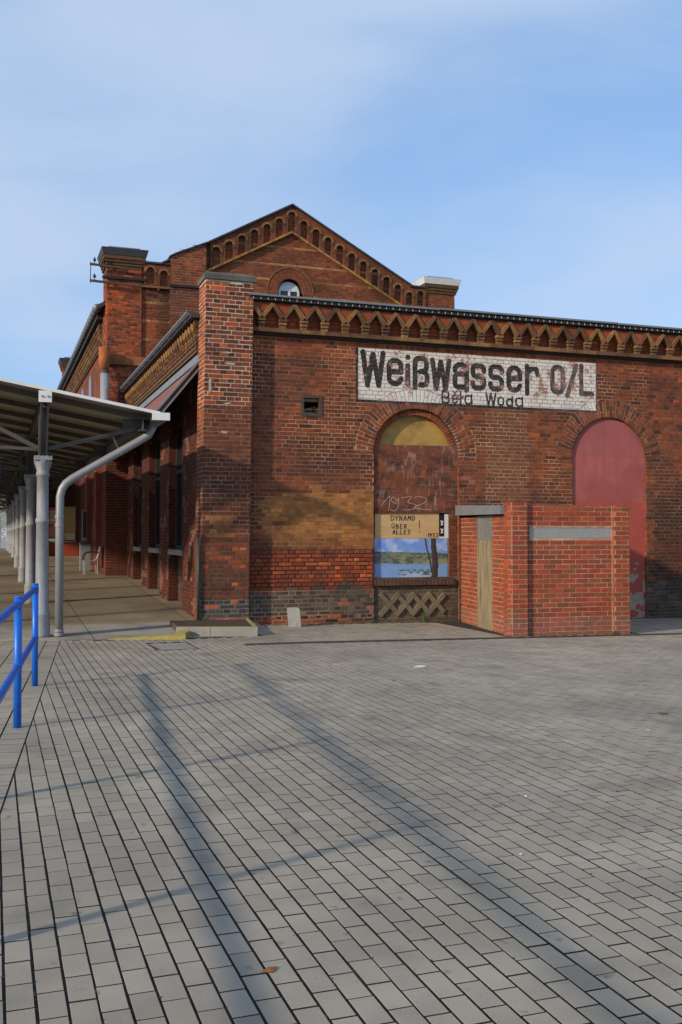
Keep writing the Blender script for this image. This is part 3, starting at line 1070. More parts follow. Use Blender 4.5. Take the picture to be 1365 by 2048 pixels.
srg = random.Random(9)
for q in field_sign:
    emit_painted(q, srg.uniform(-.002, .002), zone((q[0][0] + q[1][0]) / 2, (q[0][1] + q[2][1]) / 2, srg))
ring_mb = MB()
inner_mb = MB()
for c in (W1C, W2C):
    # two alternating layers: 1.5 brick ring drawn as a header + stretcher pattern
    n = 44
    for i in range(n):
        t0, t1 = math.pi * i / n, math.pi * (i + 1) / n
        rs = (WR + .003, WR + .13, RO) if i % 2 else (WR + .003, WR + .262, RO)
        for r0, r1 in zip(rs[:-1], rs[1:]):
            r0 += .005; r1 -= .005
            g0, g1 = .0055 / r0, .0055 / r1
            P = lambda r, t: (c - r * math.cos(t), WS + r * math.sin(t))
            q = (P(r0, t1 - g0), P(r0, t0 + g0), P(r1, t0 + g1), P(r1, t1 - g1))
            ar = sum(q[k][0] * q[(k + 1) % 4][1] - q[(k + 1) % 4][0] * q[k][1] for k in range(4))
            if ar < 0: q = tuple(reversed(q))
            col = vouss_col(q[0][0], q[0][1], srg)
            w = srg.uniform(-.002, .003)
            if any(in_sign(*p) for p in q): emit_painted(q, w, col)
            else: emit_voussoir(ring_mb, q, w, .02, col)
    if c == W1C:
        n = 46
        for i in range(n):
            t0, t1 = math.pi * i / n, math.pi * (i + 1) / n
            r0, r1 = .80, WR - .004
            g0, g1 = .005 / r0, .005 / r1
            P = lambda r, t: (c - r * math.cos(t), WS + r * math.sin(t))
            q = tuple(reversed((P(r0, t0 + g0), P(r0, t1 - g0), P(r1, t1 - g1), P(r1, t0 + g1))))
            ar = sum(q[k][0] * q[(k + 1) % 4][1] - q[(k + 1) % 4][0] * q[k][1] for k in range(4))
            if ar < 0: q = tuple(reversed(q))
            emit_voussoir(inner_mb, q, -.062 + srg.uniform(-.002, .002), .11, mix(pick(srg, RED), srgb(140, 88, 56), .4), .004)
sign_mb.build('painted_sign', 'paint_attr', wing, label='white painted panel with black letters over the brickwork, flaking')
ring_mb.build('arch_voussoirs', 'brick_attr', wing, kind='stuff')
inner_mb.build('inner_arch_ring', 'brick_attr', wing, kind='stuff')

# mortar core of the facade (front sheet with openings, fine and painted behind the panel)
mort = MB()
cw, chh = .1, COURSE
nx, nz = int((XR - 4.40) / cw), int((6.05 + .3) / chh)


def open_at(u, v):
    for c in (W1C, W2C):
        if abs(u - c) < WR + .0 and v < WS: return True
        if v >= WS and math.hypot(u - c, v - WS) < WR + .02: return True
    return VENT[0] < u < VENT[1] and VENT[2] < v < VENT[3]


def mcell(x0, x1, z0, z1, c):
    w = -.0055 if (x0 < 6.98 and (.6 < z0 < 1.38 or z0 < .15)) else -.0035
    mort.face([FF.p(x0, z0, w), FF.p(x1, z0, w), FF.p(x1, z1, w), FF.p(x0, z1, w)], c)


xe = sorted(set([round(4.40 + i * cw, 4) for i in range(nx + 1)] + [W1C - WR, W1C + WR, W2C - WR, W2C + WR, VENT[0], VENT[1], SIGN[0], SIGN[1], XR]))
ze = sorted(set([round(-.3 + i * chh, 4) for i in range(nz + 1)] + [WS, VENT[2], VENT[3], SIGN[2], SIGN[3], 6.05]))


def rec(x0, x1, z0, z1, d):
    cx, cz = (x0 + x1) / 2, (z0 + z1) / 2
    st = [open_at(a, b) for a in (x0 + 1e-4, x1 - 1e-4) for b in (z0 + 1e-4, z1 - 1e-4)]
    if all(st): return
    if any(st) and d < 2:
        for a, b in ((x0, cx), (cx, x1)):
            for e, f in ((z0, cz), (cz, z1)): rec(a, b, e, f, d + 1)
        return
    if any(st): return
    if in_sign(cx, cz):
        nu, nv = max(1, round((x1 - x0) / .012)), max(1, round((z1 - z0) / .012))
        for i in range(nu):
            for j in range(nv):
                a0, a1 = x0 + (x1 - x0) * i / nu, x0 + (x1 - x0) * (i + 1) / nu
                b0, b1 = z0 + (z1 - z0) * j / nv, z0 + (z1 - z0) * (j + 1) / nv
                c = sign_col((a0 + a1) / 2, (b0 + b1) / 2)
                mcell(a0, a1, b0, b1, mix(c, srgb(104, 92, 80), .62))
    else:
        mcell(x0, x1, z0, z1, mortar_col(cx, cz))


for a, b in zip(xe[:-1], xe[1:]):
    for e, f in zip(ze[:-1], ze[1:]):
        rec(a, b, e, f, 0)
# body behind, the reveals and the end walls
bm_ = srgb(110, 70, 52)
for c in (W1C, W2C):
    for s in (-1, 1):
        x = c + s * WR
        mort.box(min(x, x + s * .05), max(x, x + s * .05), FY + .0095, FY + .34, -.3, WS, bm_)
    for i in range(36):
        t0, t1 = math.pi * i / 36, math.pi * (i + 1) / 36
        P = lambda r, t, w: FF.p(c - r * math.cos(t), WS + r * math.sin(t), w)
        r = WR + .001
        mort.face([P(r, t0, -.002), P(r, t1, -.002), P(r, t1, -.34), P(r, t0, -.34)], bm_)
mort.box(XR - .02, XR, FY + .0, FY + 11, -.3, 6.05, bm_)
mort.build('wall_core', 'mortar', wing)

# jamb bricks inside both openings
for c, lo in ((W1C, .84), (W2C, -.2)):
    fj = Frame((c + WR, FY, 0), (0, 1, 0), (-1, 0, 0))
    bw_wing.add(fj, lay(0.0, .13, lo, WS, (), seed=4), zone and (lambda u, v, rg: pick(rg, RED)), single=False, w=.006)
    fj2 = Frame((c - WR, FY, 0), (0, 1, 0), (1, 0, 0))
    bw_wing.add(fj2, lay(0.0, .13, lo, WS, (), seed=4), lambda u, v, rg: pick(rg, RED), single=False, w=.006)

# --- arched window 1: ochre board, rusty sheet, plywood, painting, sill, lattice
mb = MB()
n = 28
pts = [(W1C - .86 * math.cos(math.pi * i / n), WS + .86 * math.sin(math.pi * i / n)) for i in range(n + 1)] + [(W1C + .86, 2.2), (W1C - .86, 2.2)]
mb.prism(FF, list(reversed(pts)), -.21, -.165)
mb.build('arch_board', 'ochrepanel', wing, label='ochre board closing the arch head')
mb = MB()
mb.box(W1C - WR, W1C + WR, FY + .22, FY + .26, -.2, 2.6)
mb.box(VENT[0] - .05, VENT[1] + .05, FY + .34, FY + .36, VENT[2] - .05, VENT[3] + .05)
mb.build('dark_backing', 'dark', wing)


def grid_board(name, mat, x0, x1, z0, z1, w, cell, colf, th=.012, label=None, parent=None, skew=0):
    m = MB()
    nu, nv = int((x1 - x0) / cell), int((z1 - z0) / cell)
    i0 = 0
    for j in range(nv + 1):
        for i in range(nu + 1):
            m.v.append(tuple(FF.p(x0 + (x1 - x0) * i / nu, z0 + (z1 - z0) * j / nv + skew * (i / nu), w)))
    for j in range(nv):
        for i in range(nu):
            a = j * (nu + 1) + i
            m.f.append((a, a + 1, a + nu + 2, a + nu + 1)); m.c.append(colf((i + .5) / nu, (j + .5) / nv))
    V = [FF.p(x0, z0, w), FF.p(x1, z0 + skew, w), FF.p(x1, z1 + skew, w), FF.p(x0, z1, w)]
    V += [v - FF.N * th for v in V]
    m.poly(V, [(0, 4, 5, 1), (1, 5, 6, 2), (2, 6, 7, 3), (3, 7, 4, 0), (7, 6, 5, 4)], colf(.5, .02))
    return m.build(name, mat, parent or wing, label=label)


def rust_col(s, t):
    x, y = s * 1.8, t * 1.33
    a = float(fbm(x * 4, y * 7, 91)); b = float(fbm(x * 14, y * 5, 93)); h = float(fbm(x * 3, y * 40, 99))
    c = mix(srgb(116, 66, 42), srgb(86, 50, 35), smooth(.4, .65, a))
    c = mix(c, srgb(148, 80, 42), .8 * smooth(.6, .8, b) * smooth(.35, .7, a))
    k = smooth(.52, .74, float(fbm(x * 16, y * 7, 95))) * smooth(.1, 1.0, t) * .6 * smooth(.38, .6, float(fbm(x * 2.5, y * 2.5, 97))) + .35 * smooth(.58, .8, h) * smooth(.3, .7, a)
    k += .4 * smooth(.57, .74, float(fbm(x * 45, y * 5, 103))) * smooth(.42, .6, float(fbm(x * 3, y * 3, 107)))
    c = mix(c, srgb(160, 134, 124), min(.75, k))
    c = tuple(v * (.78 + .44 * float(fbm(x * 22, y * 22, 109, 2))) for v in c)
    return mix(c, srgb(70, 40, 32), .5 * smooth(.12, 0, t))


rust = grid_board('rusty_sheet', 'rust', W1C - WR + .012, W1C + WR - .004, 2.09, 3.432, -.05, .016, rust_col, .008, 'rusty brown metal sheet with scratched number', skew=.02)
ply = grid_board('plywood_board', 'ply', 7.03, 8.40, 1.604, 2.115, -.078, .2, lambda s, t: (0, 0, 0), .012, 'bare plywood board with black handwriting')
paint_rg = 0


def paint_col(s, t):
    n1 = float(fbm(s * 9, t * 5, 201)); n2 = float(fbm(s * 22, t * 16, 203)); n3 = float(fbm(s * 5, t * 14, 205))
    tl = .67 - .06 * s + .05 * (float(fbm(s * 14, 0.5, 207)) - .5)         # tree line
    wl_ = .36 - .02 * s + .04 * (n1 - .5)
    if t > tl:
        c = mix(srgb(112, 150, 214), srgb(184, 198, 226), smooth(.35, .72, n1) * (1 - .3 * t))
        c = mix(c, srgb(208, 206, 222), .6 * smooth(.55, .75, n3) * smooth(.3, .6, s))
    elif t > wl_:
        c = mix(srgb(74, 90, 84), srgb(128, 132, 98), smooth(.35, .68, n2))
        c = mix(c, srgb(150, 150, 104), .7 * smooth(.5, .75, n1) * smooth(.25, .5, s))
        c = mix(c, srgb(70, 96, 112), .5 * smooth(.4, .0, s))
    else:
        c = mix(srgb(120, 156, 202), srgb(84, 108, 124), .8 * smooth(.28, .42, t) * smooth(.4, .6, n2))
        c = mix(c, srgb(172, 192, 208), .8 * smooth(.16, .04, t) * smooth(.25, .45, s) * smooth(.9, .6, s))
        if .05 < t < .2 and .3 < s < .75: c = mix(c, srgb(84, 98, 74), smooth(.5, .62, n2))
    # trunks
    tx = .815 + .012 * math.sin(t * 5) ; hw = .036 + .008 * (1 - t)
    if abs(s - tx) < hw: c = mix(srgb(72, 66, 56), srgb(48, 46, 42), smooth(-hw, hw, s - tx))
    bx = .77 - .075 * smooth(.2, 1, t)
    if abs(s - bx) < .012 and t > .12: c = srgb(62, 66, 60)
    return c


painting = grid_board('painted_panel', 'panelpaint', 7.02, 8.587, .838, 1.60, -.08, .0125, paint_col, .012, 'hand-painted lake landscape on a board')


def ribbon(m, frame, pts, t, w):
    for (a, b) in zip(pts[:-1], pts[1:]):
        a, b = Vector((*a, 0)), Vector((*b, 0))
        d = (b - a)
        if d.length < 1e-6: continue
        d.normalize(); nrm = Vector((-d.y, d.x, 0)) * t / 2; e = d * t * .3
        q = [a - e - nrm, b + e - nrm, b + e + nrm, a - e + nrm]
        m.prism(frame, [(p.x, p.y) for p in q], w - .0012, w + rng.uniform(0, .0003))


CAPS = {
    'D': [[(0, 0), (0, 1)], [(-.1, 1), (.45, .95), (.8, .6), (.7, .2), (.3, 0), (-.05, .02)]],
    'Y': [[(0, 1), (.4, .55)], [(.85, 1), (.4, .5), (.25, 0)]],
    'N': [[(0, 0), (.08, 1), (.65, 0), (.75, 1)]],
    'A': [[(0, 0), (.42, 1), (.75, 0)], [(.15, .38), (.65, .38)]],
    'M': [[(0, 0), (.15, 1), (.45, .4), (.75, 1), (.9, 0)]],
    'O': [[(.4, 1), (.08, .75), (.05, .3), (.35, 0), (.7, .2), (.75, .7), (.45, 1)]],
    'U': [[(0, 1), (.05, .25), (.35, 0), (.65, .25), (.72, 1)], [(.2, 1.2), (.22, 1.3)], [(.5, 1.2), (.52, 1.3)]],
    'B': [[(0, 0), (.05, 1)], [(.05, 1), (.55, .9), (.5, .6), (.1, .52)], [(.1, .52), (.7, .4), (.6, .06), (0, 0)]],
    'E': [[(.6, 1), (.05, 1), (0, 0), (.6, .02)], [(.03, .52), (.5, .52)]],
    'R': [[(0, 0), (.05, 1)], [(.05, 1), (.6, .9), (.5, .55), (.05, .5), (.7, 0)]],
    'L': [[(.05, 1), (0, 0), (.6, .04)]],
    'S': [[(.7, .95), (.25, 1), (.05, .75), (.3, .55), (.62, .38), (.5, .08), (.05, 0)]],
    '!': [[(.2, 1), (.18, .35)], [(.17, .06), (.19, 0)]],
    '1': [[(.0, .7), (.25, 1), (.25, 0)]],
    '9': [[(.65, .75), (.4, 1), (.08, .85), (.1, .58), (.4, .52), (.65, .8), (.6, .3), (.2, 0)]],
    '5': [[(.65, 1), (.15, 1), (.1, .58), (.5, .58), (.65, .3), (.45, .02), (.05, .05)]],
    '3': [[(.05, 1), (.65, .98), (.3, .6), (.65, .45), (.6, .1), (.05, 0)]],
    '2': [[(.05, .8), (.35, 1), (.65, .8), (.5, .5), (.05, .02), (.7, .0)]],
    '.': [[(.1, .4), (.15, .4)]],
}


def write(m, frame, text, x, z, h, wd, t, w, slant=.0, adv=1.18):
    for ch in text:
        if ch != ' ':
            for s in CAPS[ch]:
                ribbon(m, frame, [(x + p[0] * wd + slant * p[1] * h, z + p[1] * h) for p in s], t, w)
        x += wd * adv * (.55 if ch in '!1.' else 1)


mb = MB()
write(mb, FF, 'DYNAMO', 7.37, 1.955, .095, .075, .015, -.076)
write(mb, FF, 'UBER', 7.385, 1.80, .08, .075, .014, -.076)
write(mb, FF, 'ALLES', 7.40, 1.685, .085, .068, .015, -.076, slant=.1)
write(mb, FF, '!', 7.95, 1.72, .24, .12, .014, -.076)
write(mb, FF, '.1953', 8.12, 1.63, .07, .058, .014, -.076)
mb.build('handwriting', 'marker', ply)
mb = MB()
for s in ([(.0, .35), (.16, .98), (.14, .05)], [(.30, .72), (.22, .95), (.19, .7), (.28, .55), (.33, .9), (.32, .3), (.25, .05), (.17, .12)],
          [(.38, .9), (.58, .98), (.50, .62), (.66, .45), (.62, .2), (.48, .1), (.40, .14)],
          [(.62, .92), (.72, 1.0), (.86, .88), (.82, .6), (.64, .3), (.70, .2), (.95, .12)], [(1.03, 1.02), (1.05, .45)], [(1.06, .28), (1.05, .1)]):
    sm_ = []
    for i in range(len(s) - 1):
        for k in range(4):
            p0, p1, p2, p3 = s[max(i - 1, 0)], s[i], s[i + 1], s[min(i + 2, len(s) - 1)]
            t = k / 4
            f = lambda a, b, c, d: .5 * (2 * b + (c - a) * t + (2 * a - 5 * b + 4 * c - d) * t * t + (3 * b - a - 3 * c + d) * t ** 3)
            sm_.append((f(p0[0], p1[0], p2[0], p3[0]), f(p0[1], p1[1], p2[1], p3[1])))
    sm_.append(s[-1])
    ribbon(mb, FF, [(7.15 + p[0] * 1.12, 2.13 + p[1] * .30) for p in sm_], .0085, -.0485)
mb.build('chalk_number', 'chalk', rust)

mb = MB(); mb.box(8.41, 8.52, FY + .085, FY + .10, 1.64, 2.08); mb.build('black_strip', 'black', wing)
mb = MB()
for z in (1.70, 1.86):
    mb = MB(); mb.poly([FF.p(8.44, z, -.083), FF.p(8.50, z + .01, -.083), FF.p(8.48, z + .05, -.083), FF.p(8.505, z + .09, -.083), FF.p(8.43, z + .1, -.083), FF.p(8.45, z + .05, -.083)], [(0, 1, 2, 3, 4, 5)]); mb.build('paper_remnant', 'paper', wing)
mb = MB(); mb.box(8.525, 8.60, FY + .075, FY + .12, 1.604, 2.09); mb.box(8.40, 8.524, FY + .078, FY + .11, 1.604, 1.638)
mb.build('window_frame', 'white', wing)
# right inner jamb of the opening
bw_wing.add(FF, lay(8.605, 8.795, .84, 2.09, (), seed=6), lambda u, v, rg: mix(pick(rg, RED), pick(rg, DARK), .4), w=-.055, single=False)
mb = MB(); mb.box(8.602, 8.80, FY + .064, FY + .30, -.2, 2.2, srgb(120, 96, 78)); mb.box(6.976, 8.80, FY + .062, FY + .30, -.2, .66, srgb(112, 100, 86))
mb.build('jamb_core', 'mortar', wing)
# sill of soldiers
x = 6.99
i = 0
while x < 8.67:
    m = MB()
    P = [(x, FY - .035, .685), (x + .069, FY - .035, .685), (x + .069, FY + .075, .70), (x, FY + .075, .70),
         (x, FY - .035, .79), (x + .069, FY - .035, .79), (x + .069, FY + .075, .836), (x, FY + .075, .836)]
    m.poly(P, [(0, 3, 2, 1), (4, 5, 6, 7), (0, 1, 5, 4), (1, 2, 6, 5), (2, 3, 7, 6), (3, 0, 4, 7)], mix(pick(rng, DARK), srgb(84, 66, 58), .6))
    m.build('sill_brick', 'brick_attr', wing)
    x += .0815
mb = MB(); mb.box(6.995, 8.665, FY - .028, FY + .07, .69, .782, srgb(196, 178, 158)); mb.build('sill_mortar', 'mortar', wing)
# course under sill, frame and lattice panel
bw_wing.add(FF, lay(6.98, 8.80, -.2, .675, [rect_cut(7.15, 8.485, .105, .525)], seed=8), lambda u, v, rg: mix(pick(rg, GREY), srgb(112, 98, 80), .5), w=-.05, single=False)
mb = MB(); mb.box(7.13, 8.5, FY + .057, FY + .0615, .09, .54, srgb(104, 92, 74)); mb.build('lattice_backing', 'mortar', wing)
lx0, lx1, lz0, lz1 = 7.15, 8.485, .105, .525
for k in range(4):
    xa = lx0 - .035 + k * .334
    for s in (1, -1):
        a = (xa, lz0 if s > 0 else lz1); b = (xa + .40, lz1 if s > 0 else lz0)
        if b[0] > lx1: 
            fr = (lx1 - a[0]) / (b[0] - a[0]); b = (lx1, a[1] + (b[1] - a[1]) * fr)
        m = MB(); c = mix(srgb(132, 118, 96), pick(rng, GREY), .3)
        d = Vector((b[0] - a[0], b[1] - a[1])).normalized(); nn = Vector((-d.y, d.x)) * .044
        m.prism(FF, [(a[0] - nn.x, a[1] - nn.y), (b[0] - nn.x, b[1] - nn.y), (b[0] + nn.x, b[1] + nn.y), (a[0] + nn.x, a[1] + nn.y)], -.055, -.012 + (.004 if s > 0 else 0), c)
        m.build('lattice_bar', 'brick_attr', wing)

# --- arched window 2: pink plaster filling
def pink_col(u, v):
    n = float(fbm(u * 2, v * 2, 301)); n2 = float(fbm(u * 8, v * 8, 303))
    c = mix(srgb(172, 92, 84), srgb(156, 82, 75), smooth(.3, .7, n))
    c = mix(c, srgb(142, 76, 70), .35 * smooth(.52, .7, float(fbm(u * 9, v * .9, 307))))
    if v < 2.40 + .03 * math.sin(u * 9): c = mix(srgb(176, 80, 66), srgb(164, 74, 62), n)
    if v > 3.3: c = mix(c, srgb(150, 84, 84), .4)
    pe = smooth(1.3, .25, v)
    if n2 + .28 * pe > .74 and v < 1.5: c = mix(srgb(176, 160, 138), srgb(130, 116, 98), float(fbm(u * 20, v * 20, 305)))
    return c


m = MB()
cs = .04
for i in range(int(2 * WR / cs) + 1):
    for j in range(int((WS + WR + .3) / cs) + 1):
        x0 = W2C - WR + i * cs; z0 = -.2 + j * cs
        if x0 > W2C + WR - .005: continue
        if z0 > WS and math.hypot(x0 + cs / 2 - W2C, z0 + cs / 2 - WS) > WR + .04: continue
        m.face([FF.p(x0, z0, -.045), FF.p(min(x0 + cs, W2C + WR), z0, -.045), FF.p(min(x0 + cs, W2C + WR), z0 + cs, -.045), FF.p(x0, z0 + cs, -.045)], pink_col(x0 + cs / 2, z0 + cs / 2))
m.build('plaster_filling', 'pinkplaster', wing, label='pink plaster closing the right arch')

# --- vent
vent = MB()
a, b, c, d = VENT
for x0, x1, z0, z1 in ((a - .025, a + .03, c - .025, d + .025), (b - .03, b + .025, c - .025, d + .025), (a + .03, b - .03, c - .025, c + .03), (a + .03, b - .03, d - .03, d + .025)):
    vent.box(x0, x1, FY - .018, FY + .06, z0, z1)
vo = vent.build('vent_frame', 'iron', wing)
m = MB()
m.box(a + .03, b - .03, FY + .07, FY + .33, d - .085, d - .035, srgb(150, 124, 96))
for i in range(26):
    u = a + .05 + rng.random() * .27; z = c + .03 + rng.random() * .05 * (1 + (u - a) / .2)
    m.beam((u - .05, FY + .1 + rng.random() * .1, z), (u + .05, FY + .08 + rng.random() * .1, z + rng.uniform(-.02, .06)), .012, .012, col=rng.choice([srgb(150, 110, 74), srgb(120, 90, 60), srgb(170, 150, 130)]))
m.build('nest_debris', 'ochre', wing)

# --- zigzag frieze
OC1, OC2 = srgb(146, 106, 64), srgb(100, 72, 48)


def ocol(rg):
    return mix(OC1, OC2, rg.random()) if rg.random() < .72 else mix(srgb(84, 60, 42), srgb(120, 76, 50), rg.random())


PER, X0F = .4145, 4.70
ledge_x = 4.45
while ledge_x < XR:
    m = MB(); e = min(ledge_x + .50, XR)
    m.box(ledge_x + .004, e - .004, FY - .150, FY + .01, 5.456, 5.530, ocol(rng))
    m.build('ledge_brick', 'ochre', wing)
    ledge_x += .50
mb = MB(); mb.box(4.45, XR, FY - .075, FY + .005, 5.41, 5.454); mb.build('string_course', 'darktrim', wing)
nn_ = int((XR - X0F) / PER) + 1
for i in range(nn_):
    cx = X0F + i * PER
    if cx > XR - .1: break
    for k in range(3):
        m = MB(); z = 5.532 + k * .062
        hw = .058 + .009 * k
        m.box(cx - hw + rng.uniform(-.004, .004), cx + hw, FY - .105 - .018 * k, FY + .005, z + .007, z + .056, ocol(rng))
        m.build('corbel_brick', 'ochre', wing)
    for s in (-1, 1):
        ax, az, bx, bz = cx + s * .012, 5.735, cx + s * PER / 2, 5.985
        if bx < 4.46: bx, bz = 4.46, az + (bz - az) * abs(4.46 - ax) / (PER / 2)
        d = Vector((bx - ax, bz - az)).normalized(); nv_ = Vector((-d.y, d.x)) * .036
        m = MB()
        q = [(ax - nv_.x, az - nv_.y), (bx - nv_.x, bz - nv_.y), (bx + nv_.x, bz + nv_.y), (ax + nv_.x, az + nv_.y)]
        if s < 0: q = list(reversed(q))
        q = [(p[0] + rng.uniform(-.005, .005), p[1] + rng.uniform(-.005, .005)) for p in q]
        m.prism(FF, q, -.005, .158 + (.003 if s > 0 else 0) + rng.uniform(-.006, .006), ocol(rng))
        m.build('gable_bar', 'ochre', wing)
    m = MB()
    m.prism(FF, [(cx, 5.755), (cx + PER / 2 - .004, 5.992), (cx - PER / 2 + .004, 5.992)] if cx - PER / 2 > 4.45 else [(cx, 5.755), (cx + PER / 2 - .004, 5.992), (4.46, 5.992)], -.004, .125, mix(pick(rng, RED), pick(rng, ORANGE), .4))
    m.build('infill_brick', 'brick_attr', wing)
mb = MB(); mb.box(4.44, XR, FY - .125, FY + .005, 5.994, 6.03); mb.box(4.44, XR + .1, FY - .20, FY + .3, 6.032, 6.098)
mb.build('eaves_board', 'darktrim', wing)
mb = MB()
x = 4.52
while x < XR:
    mb.box(x, x + .009, FY - .205, FY - .198, 6.04, 6.08); x += .139
mb.build('gutter_clips', 'whitetrim', wing, kind='stuff')
zz = [(4.44, 8.3, 0), (8.29, 12.4, .012), (12.39, XR + .15, .004)]
for a, b, dz in zz:
    m = MB(); m.box(a, b, FY - .235, FY + .5, 6.10 + dz, 6.135 + dz); m.build('roof_edge', 'zinc', wing)
# wing roof: slopes slightly to the platform side
mb = MB()
V = [(3.45, FY + .30, 5.80), (XR + .1, FY + .30, 6.115), (XR + .1, 28.95, 6.115), (3.45, 28.95, 5.80)]
V += [(p[0], p[1], p[2] - .08) for p in V]
mb.poly(V, [(0, 1, 2, 3), (7, 6, 5, 4), (0, 4, 5, 1), (1, 5, 6, 2), (2, 6, 7, 3), (3, 7, 4, 0)])
mb.build('roof', 'slate', wing)

# --- corner pillar
PV = (.0135, 0, 1)
FP = Frame((3.545, FY - .2, 0), (1, 0, 0), (0, -1, 0), PV)
FPL = Frame((3.545, FY - .2, 0), (0, 1, 0), (-1, 0, 0), PV)
FPR = Frame((4.44, FY - .2, 0), (0, 1, 0), (1, 0, 0), PV)


def pillar_zone(u, v, rg):
    n = float(fbm(u * 2.2 + 9, v * 1.2, 41)); n2 = float(fbm(u * 5 + 3, v * 3, 43))
    if v > 4.05:
        c = mix(pick(rg, DARK), pick(rg, RED), rg.random() * .5) if rg.random() < .42 else pick(rg, RED)
        if rg.random() < .05: c = pick(rg, ORANGE)
    else:
        c = mix(pick(rg, RED), pick(rg, DARK), .35 + .5 * n)
    if 1.6 < v < 2.05 and .2 < u < .72 and n2 > .4: c = mix(c, pick(rg, OCHRE), .75)  # ochre glow of a sunlit patch put into the brick colour
    if 1.0 < v < 1.55: c = pick(rg, ORANGE) if rg.random() < .3 else mix(pick(rg, RED), pick(rg, DARK), .3)
    if .35 < v <= 1.0: c = mix(pick(rg, DARK), pick(rg, RED), .35) if rg.random() < .9 else pick(rg, ORANGE)
    if .2 < v <= .48: c = mix(pick(rg, GREY), srgb(40, 44, 56), .4) if rg.random() < .85 else pick(rg, ORANGE)
    if v <= .2: c = pick(rg, ORANGE) if u > .2 else pick(rg, GREY)
    return c


pf = lay(0, .895, 0, 6.33, (), pitch=.0808, L=.2795, J=.0105, bond='pillar', seed=15)
bw_wing.add(FP, pf, pillar_zone, jit=.003, insetf=lambda u, v, rg: rg.uniform(.006, .012) if v < 1.5 else rg.uniform(.002, .0035))
bw_wing.add(FPL, lay(0, .62, 0, 6.33, (), pitch=.0808, L=.2795, J=.0105, bond='pillar', seed=16), lambda u, v, rg: mix(pillar_zone(u, max(v, 2.2), rg), pick(rg, ORANGE), .35 if v > 3.6 else .05), jit=.003)  # upper left face more orange: its sunlit look put into the colour
bw_wing.add(FPR, lay(0, .20, 0, 6.33, (), pitch=.0808, L=.2795, J=.0105, bond='pillar', seed=17), lambda u, v, rg: pillar_zone(u + .5, v, rg), jit=.002, single=False)
mb = MB()
nzp = 64
for i in range(nzp):
    z0, z1 = -.2 + 6.53 * i / nzp, -.2 + 6.53 * (i + 1) / nzp
    zc = (z0 + z1) / 2
    c = srgb(205, 186, 164) if zc > 4.0 else srgb(150, 124, 102)
    if zc < 1.6: c = srgb(96, 74, 60)
    if zc < .5: c = srgb(110, 104, 96)
    i0 = .0035
    pts = []
    for z in (z0, z1):
        o = .0135 * z
        pts.append([(3.545 + o + i0, FY - .2 + i0, z), (4.44 + o - i0, FY - .2 + i0, z), (4.44 + o - i0, FY + .42, z), (3.545 + o + i0, FY + .42, z)])
    for k in range(4):
        j = (k + 1) % 4
        mb.face([pts[0][k], pts[0][j], pts[1][j], pts[1][k]], c)
mb.build('pillar_core', 'mortar', wing)
mb = MB()
mb.poly([(3.605, FY - .235, 6.335), (4.56, FY - .235, 6.335), (4.56, FY + .45, 6.335), (3.605, FY + .45, 6.335),
         (3.60, FY - .24, 6.42), (4.565, FY - .24, 6.425), (4.565, FY + .455, 6.425), (3.60, FY + .455, 6.42),
         (3.63, FY - .21, 6.465), (4.535, FY - .20, 6.468), (4.53, FY + .42, 6.468), (3.63, FY + .42, 6.465)],
        [(0, 3, 2, 1), (0, 1, 5, 4), (1, 2, 6, 5), (2, 3, 7, 6), (3, 0, 4, 7), (4, 5, 9, 8), (5, 6, 10, 9), (6, 7, 11, 10), (7, 4, 8, 11), (8, 9, 10, 11)])
mb.build('pillar_cap', 'capstone', wing)
# smears of mortar on the pillar
for (u, v, du, dv) in ((.28, 4.98, .22, .045), (.36, 4.78, .24, .05), (.36, 4.05, .14, .04), (.08, 4.22, .05, .32), (.42, 6.26, .3, .05), (.3, 3.52, .16, .05)):
    m = MB(); P = []
    for k in range(10):
        t = 2 * math.pi * k / 10; r_ = rng.uniform(.65, 1.1)
        P.append((u + du / 2 * (1 + r_ * math.cos(t)), v + dv / 2 * (1 + r_ * math.sin(t))))
    m.prism(FP, P, -.004, .0055, srgb(188, 174, 150)); m.build('mortar_smear', 'mortar', wing)

# --- side wall of the wing along the platform
XS = 3.65
FS = Frame((XS, 0, 0), (0, 1, 0), (-1, 0, 0))
FSr = Frame((XS + .22, 0, 0), (0, 1, 0), (-1, 0, 0))
side_mb = MB()
side_mb.box(XS + .228, XS + .5, FY + .45, 28.98, 0, 5.78, srgb(80, 56, 44))
pil = [(18.55, 20.15), (21.9, 23.1), (24.8, 26.1), (27.7, 28.97)]
for a, b in pil:
    side_mb.box(XS + .008, XS + .224, a + .008, b - .008, 0, 4.72, srgb(110, 70, 54))
side_mb.box(XS + .009, XS + .226, FY + .44, 28.97, 4.725, 5.775, srgb(74, 52, 38))
side_mb.build('side_wall_core', 'mortar', wing)


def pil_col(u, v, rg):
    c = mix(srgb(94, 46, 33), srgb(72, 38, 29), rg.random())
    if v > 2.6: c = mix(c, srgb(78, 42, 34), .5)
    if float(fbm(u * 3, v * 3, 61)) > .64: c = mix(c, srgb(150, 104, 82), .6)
    return c


